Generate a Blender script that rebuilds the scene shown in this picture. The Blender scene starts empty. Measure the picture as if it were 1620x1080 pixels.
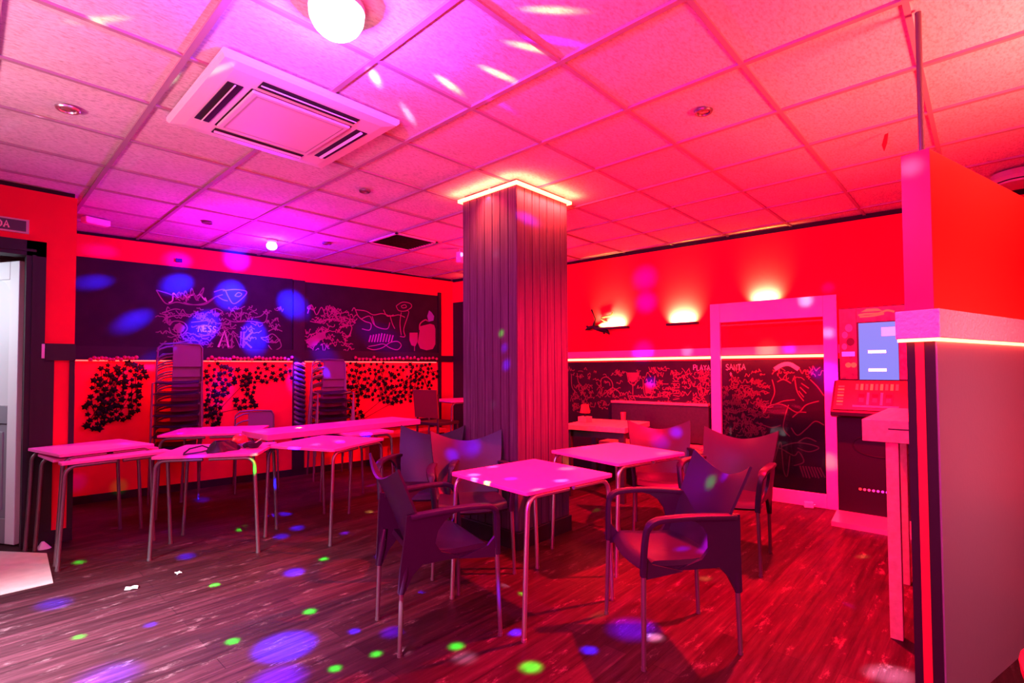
import bpy, math, random
from mathutils import Vector, Matrix, Euler

C = bpy.context.scene.collection
PI = math.pi
random.seed(7)

# ------------------------------------------------------------------ camera model of the photograph (1620 x 1080)
ZC = 1.32                      # camera height
F_PX, CX, CY = 809.04, 810.0, 561.27
YAW, PITCH, ROLL = .8221, .0276, -.0051
CEIL = ZC + 1.409              # ceiling height


def cam_axes():
    cy, sy, cp, sp = math.cos(YAW), math.sin(YAW), math.cos(PITCH), math.sin(PITCH)
    fwd = Vector((sy * cp, cy * cp, sp)); right = Vector((cy, -sy, 0)); up = right.cross(fwd)
    cr, sr = math.cos(ROLL), math.sin(ROLL)
    return cr * right + sr * up, -sr * right + cr * up, fwd


RIGHT, UP, FWD = cam_axes()
CAM = Vector((0, 0, ZC))


def ray(px, py):
    return FWD + RIGHT * ((px - CX) / F_PX) - UP * ((py - CY) / F_PX)


def at_z(px, py, z):           # the point of the plane height z seen at a pixel
    d = ray(px, py); t = (z - ZC) / d.z
    return CAM + d * t


def at_wall(px, py, a, b):     # the point of a vertical plane through a, b seen at a pixel
    n = Vector((-(b[1] - a[1]), b[0] - a[0], 0)); d = ray(px, py)
    t = n.dot(Vector((a[0], a[1], 0))) / n.dot(d)
    return CAM + d * t


# ------------------------------------------------------------------ materials
MATS = {}


def mat(name, col, rough=.5, metal=0., emit=None, es=0., spec=.5, alpha=None, bump=None, mottle=None, coat=0.):
    if name in MATS: return MATS[name]
    m = bpy.data.materials.new(name); m.use_nodes = True
    nt = m.node_tree; b = nt.nodes['Principled BSDF']
    b.inputs['Base Color'].default_value = (*col, 1)
    b.inputs['Roughness'].default_value = rough
    b.inputs['Metallic'].default_value = metal
    b.inputs['Specular IOR Level'].default_value = spec
    b.inputs['Coat Weight'].default_value = coat
    if emit:
        b.inputs['Emission Color'].default_value = (*emit, 1); b.inputs['Emission Strength'].default_value = es
    if mottle or bump:
        tc = nt.nodes.new('ShaderNodeTexCoord')
        nz = nt.nodes.new('ShaderNodeTexNoise'); nz.inputs['Scale'].default_value = (mottle or bump)[0]
        nz.inputs['Detail'].default_value = 6
        nt.links.new(tc.outputs['Object'], nz.inputs['Vector'])
        if mottle:
            mx = nt.nodes.new('ShaderNodeMixRGB'); mx.blend_type = 'MIX'
            mx.inputs[1].default_value = (*col, 1); mx.inputs[2].default_value = (*mottle[1], 1)
            rp = nt.nodes.new('ShaderNodeMapRange'); rp.inputs[1].default_value = .35; rp.inputs[2].default_value = .7
            nt.links.new(nz.outputs['Fac'], rp.inputs[0]); nt.links.new(rp.outputs[0], mx.inputs[0])
            nt.links.new(mx.outputs[0], b.inputs['Base Color'])
        if bump:
            bp = nt.nodes.new('ShaderNodeBump'); bp.inputs['Strength'].default_value = bump[1]
            bp.inputs['Distance'].default_value = .01
            nt.links.new(nz.outputs['Fac'], bp.inputs['Height']); nt.links.new(bp.outputs[0], b.inputs['Normal'])
    MATS[name] = m
    return m


def ramp(nt, fac, stops):
    r = nt.nodes.new('ShaderNodeValToRGB'); e = r.color_ramp.elements
    while len(e) > 1: e.remove(e[-1])
    e[0].position = stops[0][0]; e[0].color = (*stops[0][1], 1)
    for p, c in stops[1:]:
        x = e.new(p); x.color = (*c, 1)
    nt.links.new(fac, r.inputs[0]); return r.outputs[0]


def mapping(nt, scale, rot=(0, 0, 0)):
    tc = nt.nodes.new('ShaderNodeTexCoord'); mp = nt.nodes.new('ShaderNodeMapping')
    mp.inputs['Scale'].default_value = scale; mp.inputs['Rotation'].default_value = rot
    nt.links.new(tc.outputs['Object'], mp.inputs['Vector']); return mp.outputs[0]


def noise(nt, vec, scale, detail=6, rough=.6):
    n = nt.nodes.new('ShaderNodeTexNoise'); n.inputs['Scale'].default_value = scale
    n.inputs['Detail'].default_value = detail; n.inputs['Roughness'].default_value = rough
    nt.links.new(vec, n.inputs['Vector']); return n.outputs['Fac']


def floor_material():
    m = mat('worn_dark_boards', (.08, .05, .045), .4, spec=.07); nt = m.node_tree; b = nt.nodes['Principled BSDF']
    v = mapping(nt, (1, 1, 1))
    br = nt.nodes.new('ShaderNodeTexBrick'); nt.links.new(v, br.inputs['Vector'])
    br.inputs['Color1'].default_value = (.072, .017, .027, 1); br.inputs['Color2'].default_value = (.032, .0078, .0125, 1)
    br.inputs['Mortar'].default_value = (.03, .008, .012, 1)
    br.inputs['Scale'].default_value = 1; br.inputs['Mortar Size'].default_value = .0022
    br.inputs['Brick Width'].default_value = 1.3; br.inputs['Row Height'].default_value = .125
    br.offset = .37
    g = noise(nt, mapping(nt, (2.2, 34, 1)), 1, 8, .7)
    gr = ramp(nt, g, [(.3, (.25, .25, .25)), (.58, (1.0, 1.0, 1.0)), (.78, (2.4, 2.6, 2.6))])
    mu = nt.nodes.new('ShaderNodeMixRGB'); mu.blend_type = 'MULTIPLY'; mu.inputs[0].default_value = 1
    nt.links.new(br.outputs['Color'], mu.inputs[1]); nt.links.new(gr, mu.inputs[2])
    w = noise(nt, mapping(nt, (.9, 2.6, 1)), 4.5, 12, .82)
    wr = ramp(nt, w, [(.56, (0, 0, 0)), (.70, (1, 1, 1))])
    mx = nt.nodes.new('ShaderNodeMixRGB'); mx.inputs[2].default_value = (.30, .14, .17, 1)
    sc = nt.nodes.new('ShaderNodeMath'); sc.operation = 'MULTIPLY'; sc.inputs[1].default_value = .8
    nt.links.new(wr, sc.inputs[0]); nt.links.new(sc.outputs[0], mx.inputs[0])
    nt.links.new(mu.outputs[0], mx.inputs[1]); nt.links.new(mx.outputs[0], b.inputs['Base Color'])
    rr = nt.nodes.new('ShaderNodeMapRange'); rr.inputs[1].default_value = .3; rr.inputs[2].default_value = .75
    rr.inputs[3].default_value = .36; rr.inputs[4].default_value = .60
    nt.links.new(w, rr.inputs[0]); nt.links.new(rr.outputs[0], b.inputs['Roughness'])
    bp = nt.nodes.new('ShaderNodeBump'); bp.inputs['Strength'].default_value = .25; bp.inputs['Distance'].default_value = .004
    nt.links.new(mu.outputs[0], bp.inputs['Height']); nt.links.new(bp.outputs[0], b.inputs['Normal'])
    return m


def ceiling_material():
    m = mat('mineral_tile', (.74, .66, .67), .9, spec=.1); nt = m.node_tree; b = nt.nodes['Principled BSDF']
    v = mapping(nt, (1, 1, 1))
    n1 = noise(nt, mapping(nt, (38, 90, 1), (0, 0, .5)), 1, 5, .7)
    n2 = noise(nt, v, 2.5, 3)
    c1 = ramp(nt, n1, [(.32, (.46, .40, .41)), (.5, (.72, .64, .65)), (.7, (.82, .75, .76))])
    mu = nt.nodes.new('ShaderNodeMixRGB'); mu.blend_type = 'MULTIPLY'; mu.inputs[0].default_value = .35
    nt.links.new(c1, mu.inputs[1]); nt.links.new(ramp(nt, n2, [(.3, (.6, .6, .6)), (.7, (1, 1, 1))]), mu.inputs[2])
    nt.links.new(mu.outputs[0], b.inputs['Base Color'])
    bp = nt.nodes.new('ShaderNodeBump'); bp.inputs['Strength'].default_value = .5; bp.inputs['Distance'].default_value = .004
    nt.links.new(n1, bp.inputs['Height']); nt.links.new(bp.outputs[0], b.inputs['Normal'])
    return m


def boards_material():
    m = mat('dark_stained_boards', (.10, .075, .09), .55, spec=.1); nt = m.node_tree; b = nt.nodes['Principled BSDF']
    g = noise(nt, mapping(nt, (60, 60, 1.6)), 1, 7, .7)
    nt.links.new(ramp(nt, g, [(.3, (.04, .022, .04)), (.55, (.07, .042, .075)), (.75, (.13, .085, .13))]), b.inputs['Base Color'])
    return m


def wood_material(name, c0, c1, sc=(3, 40, 40), rough=.5):
    m = mat(name, c0, rough); nt = m.node_tree; b = nt.nodes['Principled BSDF']
    g = noise(nt, mapping(nt, sc), 1, 7, .65)
    nt.links.new(ramp(nt, g, [(.3, c0), (.7, c1)]), b.inputs['Base Color'])
    return m


def glass_material():
    m = bpy.data.materials.new('clear_pane'); m.use_nodes = True; nt = m.node_tree
    nt.nodes.clear()
    out = nt.nodes.new('ShaderNodeOutputMaterial'); mx = nt.nodes.new('ShaderNodeMixShader')
    tr = nt.nodes.new('ShaderNodeBsdfTransparent'); gl = nt.nodes.new('ShaderNodeBsdfGlossy')
    gl.inputs['Roughness'].default_value = .04; tr.inputs['Color'].default_value = (.93, .93, .93, 1)
    fr = nt.nodes.new('ShaderNodeFresnel'); fr.inputs['IOR'].default_value = 1.4
    nt.links.new(fr.outputs[0], mx.inputs[0]); nt.links.new(tr.outputs[0], mx.inputs[1]); nt.links.new(gl.outputs[0], mx.inputs[2])
    nt.links.new(mx.outputs[0], out.inputs[0]); return m


RED = (.82, .010, .045)
M_FLOOR = floor_material(); M_CEIL = ceiling_material(); M_BOARD = boards_material()
M_TBAR = mat('ceiling_grid_bar', (.36, .24, .29), .7)
M_RED = mat('red_wall_paint', RED, .7, spec=.08, mottle=(3, (.78, .009, .042)))
M_DARK = mat('dark_stained_trim', (.020, .012, .020), .5, spec=.25)
M_GAP = mat('black_shadow_line', (.012, .008, .01), .8)
M_CHALKB = mat('blackboard_paint', (.014, .008, .016), .65, spec=.2, mottle=(5, (.022, .013, .022)))
M_CHALK = mat('pale_chalk', (.22, .10, .16), .95, spec=.1)
M_CHALK2 = mat('white_chalk', (.5, .36, .40), .95, spec=.1)
M_LED = mat('warm_red_led', (.9, .3, .2), .5, emit=(1, .07, .028), es=26)
M_LEDTHIN = mat('thin_red_led', (.9, .3, .2), .5, emit=(1, .07, .06), es=4.0)
M_PLASTIC = mat('dark_resin', (.022, .010, .034), .36, spec=.28, bump=(260, .06))
M_STEEL = mat('brushed_steel', (.62, .58, .6), .32, .9)
M_DSTEEL = mat('dark_coated_steel', (.16, .12, .14), .4, .6)
M_TOP = mat('pink_laminate', (.86, .12, .50), .36, spec=.3, mottle=(9, (.82, .11, .47)))
M_WHITEPL = mat('white_plastic', (.80, .72, .74), .42)
M_PAINTW = mat('white_frame_paint', (.76, .36, .58), .45, bump=(40, .05))
M_BLACK = mat('black_void', (.006, .005, .006), .7)
M_WOOD = wood_material('orange_pine', (.52, .26, .16), (.66, .36, .24), (3, 30, 30))
M_WOODD = wood_material('dark_oak', (.016, .009, .014), (.034, .018, .024), (3, 40, 40))
M_LEAF = mat('dark_ivy', (.008, .004, .008), .9, spec=.05)
M_BERRY = mat('red_berry', (.55, .06, .10), .5)
M_GLASS = glass_material()
M_STEELP = mat('brushed_steel_sheet', (.33, .28, .40), .38, .55, bump=(55, .05))

# ------------------------------------------------------------------ mesh builder


class MB:
    def __init__(s): s.v = []; s.f = []; s.mi = []

    def face(s, idx, mi=0): s.f.append(tuple(idx)); s.mi.append(mi)

    def add(s, vs, fs, mi=0):
        o = len(s.v); s.v += [Vector(p) for p in vs]
        for f in fs: s.face([i + o for i in f], mi)

    def box(s, lo, hi, mi=0, M=None):
        x0, y0, z0 = lo; x1, y1, z1 = hi
        vs = [Vector(p) for p in ((x0, y0, z0), (x1, y0, z0), (x1, y1, z0), (x0, y1, z0), (x0, y0, z1), (x1, y0, z1), (x1, y1, z1), (x0, y1, z1))]
        if M: vs = [M @ p for p in vs]
        s.add(vs, [(0, 3, 2, 1), (4, 5, 6, 7), (0, 1, 5, 4), (1, 2, 6, 5), (2, 3, 7, 6), (3, 0, 4, 7)], mi)

    def prism(s, pts, vec, mi=0):               # polygon pts (3-D, planar) swept along vec
        n = len(pts); vec = Vector(vec); a = [Vector(p) for p in pts]
        o = len(s.v); s.v += a + [p + vec for p in a]
        s.face([o + i for i in range(n)][::-1], mi); s.face([o + n + i for i in range(n)], mi)
        for i in range(n):
            j = (i + 1) % n; s.face((o + i, o + j, o + n + j, o + n + i), mi)

    def tube(s, path, r, seg=10, mi=0, cap=True, flat=None):   # r number or list; flat=(a,b) gives an oval section
        P = [Vector(p) for p in path]; n = len(P)
        R = r if isinstance(r, (list, tuple)) else [r] * n
        t0 = (P[1] - P[0]).normalized()
        ref = Vector((0, 0, 1)) if abs(t0.z) < .9 else Vector((1, 0, 0))
        u = t0.cross(ref).normalized(); o = len(s.v)
        for i in range(n):
            t = (P[min(i + 1, n - 1)] - P[max(i - 1, 0)]).normalized()
            u = (u - t * u.dot(t)).normalized(); w = t.cross(u)
            for k in range(seg):
                a = 2 * PI * k / seg; fa, fb = flat if flat else (1, 1)
                s.v.append(P[i] + (u * math.cos(a) * fa + w * math.sin(a) * fb) * R[i])
        for i in range(n - 1):
            for k in range(seg):
                k2 = (k + 1) % seg
                s.face((o + i * seg + k, o + i * seg + k2, o + (i + 1) * seg + k2, o + (i + 1) * seg + k), mi)
        if cap:
            s.face([o + k for k in range(seg)][::-1], mi); s.face([o + (n - 1) * seg + k for k in range(seg)], mi)

    def band(s, path, half_w, half_t, side, mi=0):   # rounded flat band: section half_w along 'side', half_t across
        P = [Vector(p) for p in path]; n = len(P); o = len(s.v); seg = 10
        hw = half_w if isinstance(half_w, (list, tuple)) else [half_w] * n
        for i in range(n):
            t = (P[min(i + 1, n - 1)] - P[max(i - 1, 0)]).normalized()
            a = Vector(side); a = (a - t * a.dot(t)).normalized(); b = t.cross(a)
            for k in range(seg):
                q = 2 * PI * k / seg; c, d = math.cos(q), math.sin(q)
                c = math.copysign(abs(c) ** .6, c); d = math.copysign(abs(d) ** .6, d)
                s.v.append(P[i] + a * c * hw[i] + b * d * half_t)
        for i in range(n - 1):
            for k in range(seg):
                k2 = (k + 1) % seg
                s.face((o + i * seg + k, o + i * seg + k2, o + (i + 1) * seg + k2, o + (i + 1) * seg + k), mi)
        s.face([o + k for k in range(seg)][::-1], mi); s.face([o + (n - 1) * seg + k for k in range(seg)], mi)

    def sheet(s, fn, nu, nv, th, mi=0):          # solid sheet: fn(u,v)->point, u,v in 0..1, thickness th
        g = [[Vector(fn(i / nu, j / nv)) for j in range(nv + 1)] for i in range(nu + 1)]
        def nrm(i, j):
            a = g[min(i + 1, nu)][j] - g[max(i - 1, 0)][j]; b = g[i][min(j + 1, nv)] - g[i][max(j - 1, 0)]
            return a.cross(b).normalized()
        o = len(s.v); k = (nu + 1) * (nv + 1)
        ft = th if callable(th) else (lambda u, v: th)
        for i in range(nu + 1):
            for j in range(nv + 1): s.v.append(g[i][j])
        for i in range(nu + 1):
            for j in range(nv + 1): s.v.append(g[i][j] - nrm(i, j) * ft(i / nu, j / nv))
        I = lambda i, j, b=0: o + b * k + i * (nv + 1) + j
        for i in range(nu):
            for j in range(nv):
                s.face((I(i, j), I(i + 1, j), I(i + 1, j + 1), I(i, j + 1)), mi)
                s.face((I(i, j, 1), I(i, j + 1, 1), I(i + 1, j + 1, 1), I(i + 1, j, 1)), mi)
        for i in range(nu):
            s.face((I(i, 0), I(i, 0, 1), I(i + 1, 0, 1), I(i + 1, 0)), mi)
            s.face((I(i, nv), I(i + 1, nv), I(i + 1, nv, 1), I(i, nv, 1)), mi)
        for j in range(nv):
            s.face((I(0, j), I(0, j + 1), I(0, j + 1, 1), I(0, j, 1)), mi)
            s.face((I(nu, j), I(nu, j, 1), I(nu, j + 1, 1), I(nu, j + 1)), mi)

    def lathe(s, prof, seg=24, c=(0, 0, 0), mi=0):    # profile of (r, z)
        o = len(s.v); n = len(prof); c = Vector(c)
        for r, z in prof:
            for k in range(seg):
                a = 2 * PI * k / seg; s.v.append(c + Vector((r * math.cos(a), r * math.sin(a), z)))
        for i in range(n - 1):
            for k in range(seg):
                k2 = (k + 1) % seg
                s.face((o + i * seg + k, o + i * seg + k2, o + (i + 1) * seg + k2, o + (i + 1) * seg + k), mi)
        s.face([o + k for k in range(seg)][::-1], mi); s.face([o + (n - 1) * seg + k for k in range(seg)], mi)

    def build(s, name, mats, parent=None, smooth=False, bevel=0., angle=40):
        me = bpy.data.meshes.new(name); me.from_pydata([tuple(p) for p in s.v], [], s.f)
        if not isinstance(mats, (list, tuple)): mats = [mats]
        for m in mats: me.materials.append(m)
        for p, i in zip(me.polygons, s.mi): p.material_index = i
        me.update()
        o = bpy.data.objects.new(name, me); C.objects.link(o)
        if parent: o.parent = parent
        if smooth:
            for p in me.polygons: p.use_smooth = True
            try: me.set_sharp_from_angle(angle=math.radians(angle))
            except Exception: pass
        if bevel:
            b = o.modifiers.new('bevel', 'BEVEL'); b.width = bevel; b.segments = 2; b.limit_method = 'ANGLE'; b.angle_limit = math.radians(50)
        return o


def thing(name, label, cat, loc=(0, 0, 0), rz=0., group=None):
    o = bpy.data.objects.new(name, None); C.objects.link(o); o.empty_display_size = .1
    o.location = loc; o.rotation_euler = (0, 0, rz); return tag(o, label, cat, group)


def tag(o, label, cat, group=None, kind=None):
    o['label'] = label; o['category'] = cat
    if group: o['group'] = group
    if kind: o['kind'] = kind
    return o


def struct(o): o['kind'] = 'structure'; return o


def dup(root, loc, rz, label, group=None):
    def cp(o, par):
        c = o.copy(); C.objects.link(c); c.parent = par
        for ch in list(o.children): cp(ch, c)
        return c
    r = cp(root, None); r.location = loc; r.rotation_euler = (0, 0, rz); r['label'] = label
    if group: r['group'] = group
    return r


def arc(c, r, a0, a1, n, ax, ay):                # points on an arc in the plane ax, ay
    c, ax, ay = Vector(c), Vector(ax), Vector(ay)
    return [c + ax * (r * math.cos(a0 + (a1 - a0) * i / n)) + ay * (r * math.sin(a0 + (a1 - a0) * i / n)) for i in range(n + 1)]


# ------------------------------------------------------------------ room shell
LW0, LW1 = Vector((.78, 6.65, 0)), Vector((4.938, 6.17, 0))           # line of the wall with the two chalkboards
RW0, RW1 = Vector((5.395, 3.987, 0)), Vector((5.655, .496, 0))        # line of the wall with the lit strip
LD = (LW1 - LW0).normalized(); RD = (RW1 - RW0).normalized()
LN = Vector((LD.y, -LD.x, 0)); RN = Vector((RD.y, -RD.x, 0))          # normals into the room
if LN.y > 0: LN = -LN
if RN.x > 0: RN = -RN


def LP(s, z, off=0.): return LW0 + LD * s + LN * off + Vector((0, 0, z))     # s metres along that wall
def RP(s, z, off=0.): return RW0 + RD * s + RN * off + Vector((0, 0, z))
def l_px(px, py):                                                            # pixel -> (s, z) on the wall
    p = at_wall(px, py, LW0, LW1); return (p - LW0).xy.dot(LD.xy), p.z
def r_px(px, py):
    p = at_wall(px, py, RW0, RW1); return (p - RW0).xy.dot(RD.xy), p.z


def wall_box(P, s0, s1, z0, z1, o0, o1, mb, mi=0):
    vs = [P(s0, z0, o0), P(s1, z0, o0), P(s1, z0, o1), P(s0, z0, o1), P(s0, z1, o0), P(s1, z1, o0), P(s1, z1, o1), P(s0, z1, o1)]
    mb.add(vs, [(0, 3, 2, 1), (4, 5, 6, 7), (0, 1, 5, 4), (1, 2, 6, 5), (2, 3, 7, 6), (3, 0, 4, 7)], mi)


YD = 5.296                      # plane of the wall with the doorway
XE = .607                       # its free end
m = MB(); m.box((-2.6, -2.6, -.1), (6.2, 9.2, 0)); struct(m.build('floor', M_FLOOR))

m = MB(); m.box((-2.6, -2.6, CEIL + .012), (6.2, 9.2, CEIL + .1))
gx0, gdx, gy0, gdy = 1.856, .5957, .8057, .6043
for i in range(-7, 8):
    x = gx0 + gdx * i
    m.box((x - .013, -2.6, CEIL - .001), (x + .013, 9.2, CEIL + .013), 1)
for j in range(-5, 11):
    y = gy0 + gdy * j
    m.box((-2.6, y - .011, CEIL), (6.2, y + .011, CEIL + .0125), 1)
struct(m.build('ceiling', [M_CEIL, M_TBAR]))

SLmin, SLmax = -.25, 4.50
m = MB(); wall_box(LP, SLmin, SLmax, 0, CEIL - .03, -.12, 0, m); wall_box(LP, SLmin, SLmax, CEIL - .03, CEIL + .02, -.12, -.06, m, 1)
struct(m.build('wall_left', [M_RED, M_GAP]))
m = MB(); wall_box(RP, -2.2, 6.1, 0, CEIL - .045, -.12, 0, m); wall_box(RP, -2.2, 6.1, CEIL - .045, CEIL + .02, -.12, -.05, m, 1)
struct(m.build('wall_right', [M_RED, M_GAP]))
m = MB()                         # wall round the doorway: pieces right of, left of and above the opening
for lo, hi in (((.425, YD, 0), (XE, YD + .12, CEIL - .03)), ((-2.6, YD, 0), (-.62, YD + .12, CEIL - .03)), ((-.62, YD, 2.305), (.425, YD + .12, CEIL - .03))):
    m.box(lo, hi)
m.box((-2.6, YD + .04, CEIL - .03), (XE - .01, YD + .12, CEIL + .02), 1)
m.box((XE - .12, YD + .12, 0), (XE, 6.70, CEIL + .02))
struct(m.build('wall_door', [M_RED, M_GAP]))
m = MB(); m.box((-2.72, -2.6, 0), (-2.6, 9.2, CEIL + .02)); struct(m.build('wall_unseen_left', mat('plum_wall_paint', (.30, .02, .07), .7)))  # unseen left side of the room, assumed; it has no entrance
m = MB(); m.box((-2.6, -2.72, 0), (6.2, -2.6, CEIL + .02)); struct(m.build('wall_back', mat('plum_wall_paint', (.30, .02, .07), .7)))
m = MB(); m.box((-2.6, 9.1, 0), (XE - .12, 9.2, CEIL + .02)); struct(m.build('wall_hallway', mat('hall_wall_paint', (.70, .70, .74), .6)))
m = MB(); m.box((6.08, -2.6, 0), (6.2, 9.2, CEIL + .02)); struct(m.build('wall_outer', M_DARK))

# baseboards, rails, pilasters
m = MB(); wall_box(LP, -.1, 4.35, 0, .08, 0, .018, m); struct(m.build('baseboard_left', M_DARK))
m = MB(); wall_box(RP, -2.1, 5.8, 0, .09, 0, .018, m); struct(m.build('baseboard_right', M_DARK))
m = MB(); m.box((.43, YD - .018, 0), (XE + .004, YD, .10)); struct(m.build('baseboard_door', M_DARK))
m = MB(); wall_box(LP, -.2, 4.22, 1.435, 1.575, 0, .03, m); struct(m.build('trim_1', M_DARK))      # rail under the chalkboards
m = MB(); m.box((.43, YD - .03, 1.405), (XE + .004, YD, 1.535))                                       # rail beside the door
m.box((.43, YD - .014, 0), (.487, YD, 1.405)); m.box((XE - .03, YD - .014, 0), (XE + .004, YD, 1.405))
struct(m.build('trim_2', M_DARK))
sp0 = l_px(463, 500)[0]; sp1 = l_px(481, 500)[0]
m = MB(); wall_box(LP, sp0, sp1, .08, 2.46, 0, .035, m); struct(m.build('trim_3', M_DARK))           # pilaster between the boards
se0 = l_px(699, 500)[0]; se1 = l_px(721, 500)[0]
m = MB(); wall_box(LP, 4.21, 4.26, .08, 2.50, 0, .03, m); wall_box(LP, 4.26, 4.48, 1.435, 1.53, 0, .03, m)
struct(m.build('trim_4', M_DARK))
# dark passage beside the far corner
m = MB(); wall_box(RP, -2.12, -1.30, 0, 2.36, 0, .02, m); struct(m.build('door_2', M_DARK))

# doorway: frame, transom, open leaf
m = MB()
m.box((.319, YD - .022, 0), (.43, YD + .13, 2.31)); m.box((-.62, YD - .022, 2.195), (.43, YD + .13, 2.31)); m.box((-.66, YD - .022, 0), (-.55, YD + .13, 2.31))
m.box((.352, YD - .034, 0), (.372, YD - .02, 2.20)); m.box((-.6, YD - .034, 2.225), (.372, YD - .02, 2.243))
struct(m.build('trim_5', M_DARK))
M_DOOR = mat('white_door_paint', (.72, .72, .76), .45, bump=(30, .04))
M_DOORP = mat('door_panel_shade', (.22, .21, .25), .5)  # grey puts shade into the colour of the lower panels
la = math.radians(118)                          # the leaf swings into the hallway
d1 = bpy.data.objects.new('door_1', None); C.objects.link(d1); d1.location = (.325, YD + .14, 0); d1.rotation_euler = (0, 0, la); struct(d1)
m = MB(); W, H = .84, 2.17
def leaf_frame(m):
    for lo, hi in (((0, 0, .01), (.10, .04, H)), ((W - .10, 0, .01), (W, .04, H)), ((.10, 0, .01), (W - .10, .04, .20)), ((.10, 0, .92), (W - .10, .04, 1.06)),
                   ((.10, 0, H - .14), (W - .10, .04, H)), ((W / 2 - .05, 0, .20), (W / 2 + .05, .04, .92)), ((W / 2 - .05, 0, 1.06), (W / 2 + .05, .04, H - .14))):
        m.box(lo, hi)
leaf_frame(m); m.mi = [1 if max(m.v[i].z for i in f) < 1.07 else 0 for f in m.f]; m.build('leaf', [M_DOOR, mat('door_lower_shade', (.24, .23, .27), .5)], d1, bevel=.004)  # lower half of the leaf coloured darker to stand for shade
for x0 in (.10, W / 2 + .05):
    w = W / 2 - .15
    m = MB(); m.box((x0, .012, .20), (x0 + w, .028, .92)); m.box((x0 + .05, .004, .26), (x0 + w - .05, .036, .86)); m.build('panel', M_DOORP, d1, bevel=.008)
    m = MB(); n = 14                              # arched lights: spandrels over a pale pane
    m.box((x0, .016, 1.06), (x0 + w, .024, H - .14)); m.build('pane', mat('frosted_pane', (.62, .62, .66), .3), d1)
    m = MB()
    for sx in (0, 1):
        pts = [(x0 + (w if sx else 0), .006, H - .14), (x0 + (w if sx else 0), .006, H - .14 - w / 2)]
        pts = [Vector(p) for p in pts] + [Vector((x0 + w / 2 + (w / 2) * math.cos(a), .006, H - .14 - w / 2 + (w / 2) * math.sin(a))) for a in [(k / n * PI / 2) if sx else (PI - k / n * PI / 2) for k in range(n + 1)]]
        m.prism(pts, (0, .028, 0))
    m.build('arch', M_DOOR, d1)
m = MB(); m.box((W - .075, -.008, 1.00), (W - .03, .048, 1.20)); m.tube([(W - .05, -.05, 1.1), (W - .16, -.055, 1.1)], .009); m.tube([(W - .05, 0, 1.1), (W - .05, -.05, 1.1)], .009)
m.build('handle', M_STEEL, d1, True)
m = MB(); m.box((.412, YD - .03, 1.42), (.434, YD - .0225, 1.53)); tag(m.build('strike_plate', M_STEEL), 'small steel plate on the black door frame at rail height', 'metal plate')

# pale floor patch before the doorway
pts = [at_z(*p, 0.0) for p in ((-60, 870), (74, 876), (84, 922), (-60, 955))]
m = MB(); m.prism([Vector((p.x, p.y, 0)) for p in pts], (0, 0, .006)); tag(m.build('pale_floor_patch', mat('pale_beige_patch', (.62, .52, .50), .7, mottle=(12, (.52, .43, .42)))), 'pale beige patch on the floor in front of the doorway', 'mat')

# ------------------------------------------------------------------ stroke lettering (chalk, signs)
FONT = {'A': [[(0, 0), (.35, 1), (.7, 0)], [(.13, .38), (.57, .38)]], 'B': [[(0, 0), (0, 1), (.45, 1), (.6, .8), (.45, .55), (0, .55)], [(.45, .55), (.65, .3), (.45, 0), (0, 0)]],
        'D': [[(0, 0), (0, 1), (.35, 1), (.65, .7), (.65, .3), (.35, 0), (0, 0)]], 'E': [[(.6, 1), (0, 1), (0, 0), (.6, 0)], [(0, .5), (.5, .5)]],
        'H': [[(0, 0), (0, 1)], [(.6, 0), (.6, 1)], [(0, .5), (.6, .5)]], 'I': [[(.1, 0), (.1, 1)]], 'J': [[(.5, 1), (.5, .2), (.3, 0), (.05, .15)]],
        'K': [[(0, 0), (0, 1)], [(.6, 1), (0, .45), (.62, 0)]], 'L': [[(0, 1), (0, 0), (.55, 0)]], 'M': [[(0, 0), (.08, 1), (.38, .35), (.68, 1), (.76, 0)]],
        'N': [[(0, 0), (0, 1), (.6, 0), (.6, 1)]], 'O': [[(.3, 0), (.05, .25), (.05, .75), (.3, 1), (.55, .75), (.55, .25), (.3, 0)]], 'P': [[(0, 0), (0, 1), (.45, 1), (.6, .77), (.45, .5), (0, .5)]],
        'R': [[(0, 0), (0, 1), (.45, 1), (.6, .77), (.45, .5), (0, .5)], [(.25, .5), (.62, 0)]], 'S': [[(.55, .85), (.35, 1), (.1, .9), (.08, .65), (.5, .4), (.5, .12), (.28, 0), (.03, .15)]],
        'T': [[(.3, 0), (.3, 1)], [(-.02, 1), (.62, 1)]], 'U': [[(0, 1), (0, .2), (.3, 0), (.58, .2), (.58, 1)]], 'W': [[(0, 1), (.2, 0), (.4, .7), (.6, 0), (.8, 1)]],
        'Y': [[(0, 1), (.3, .5), (.6, 1)], [(.3, .5), (.3, 0)]], '+': [[(.3, .1), (.3, .9)], [(0, .55), (.6, .55)]], ' ': []}


def letters(txt, x, y, h, slant=0., wob=0., gap=.32):
    out = []
    for ch in txt:
        g = FONT.get(ch, [])
        wd = max([p[0] for st in g for p in st], default=.35)
        dy = random.uniform(-wob, wob) * h
        for st in g: out.append([(x + p[0] * h * .8 + p[1] * h * slant, y + p[1] * h + dy) for p in st])
        x += (wd * .8 + gap * .8) * h
    return out


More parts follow.
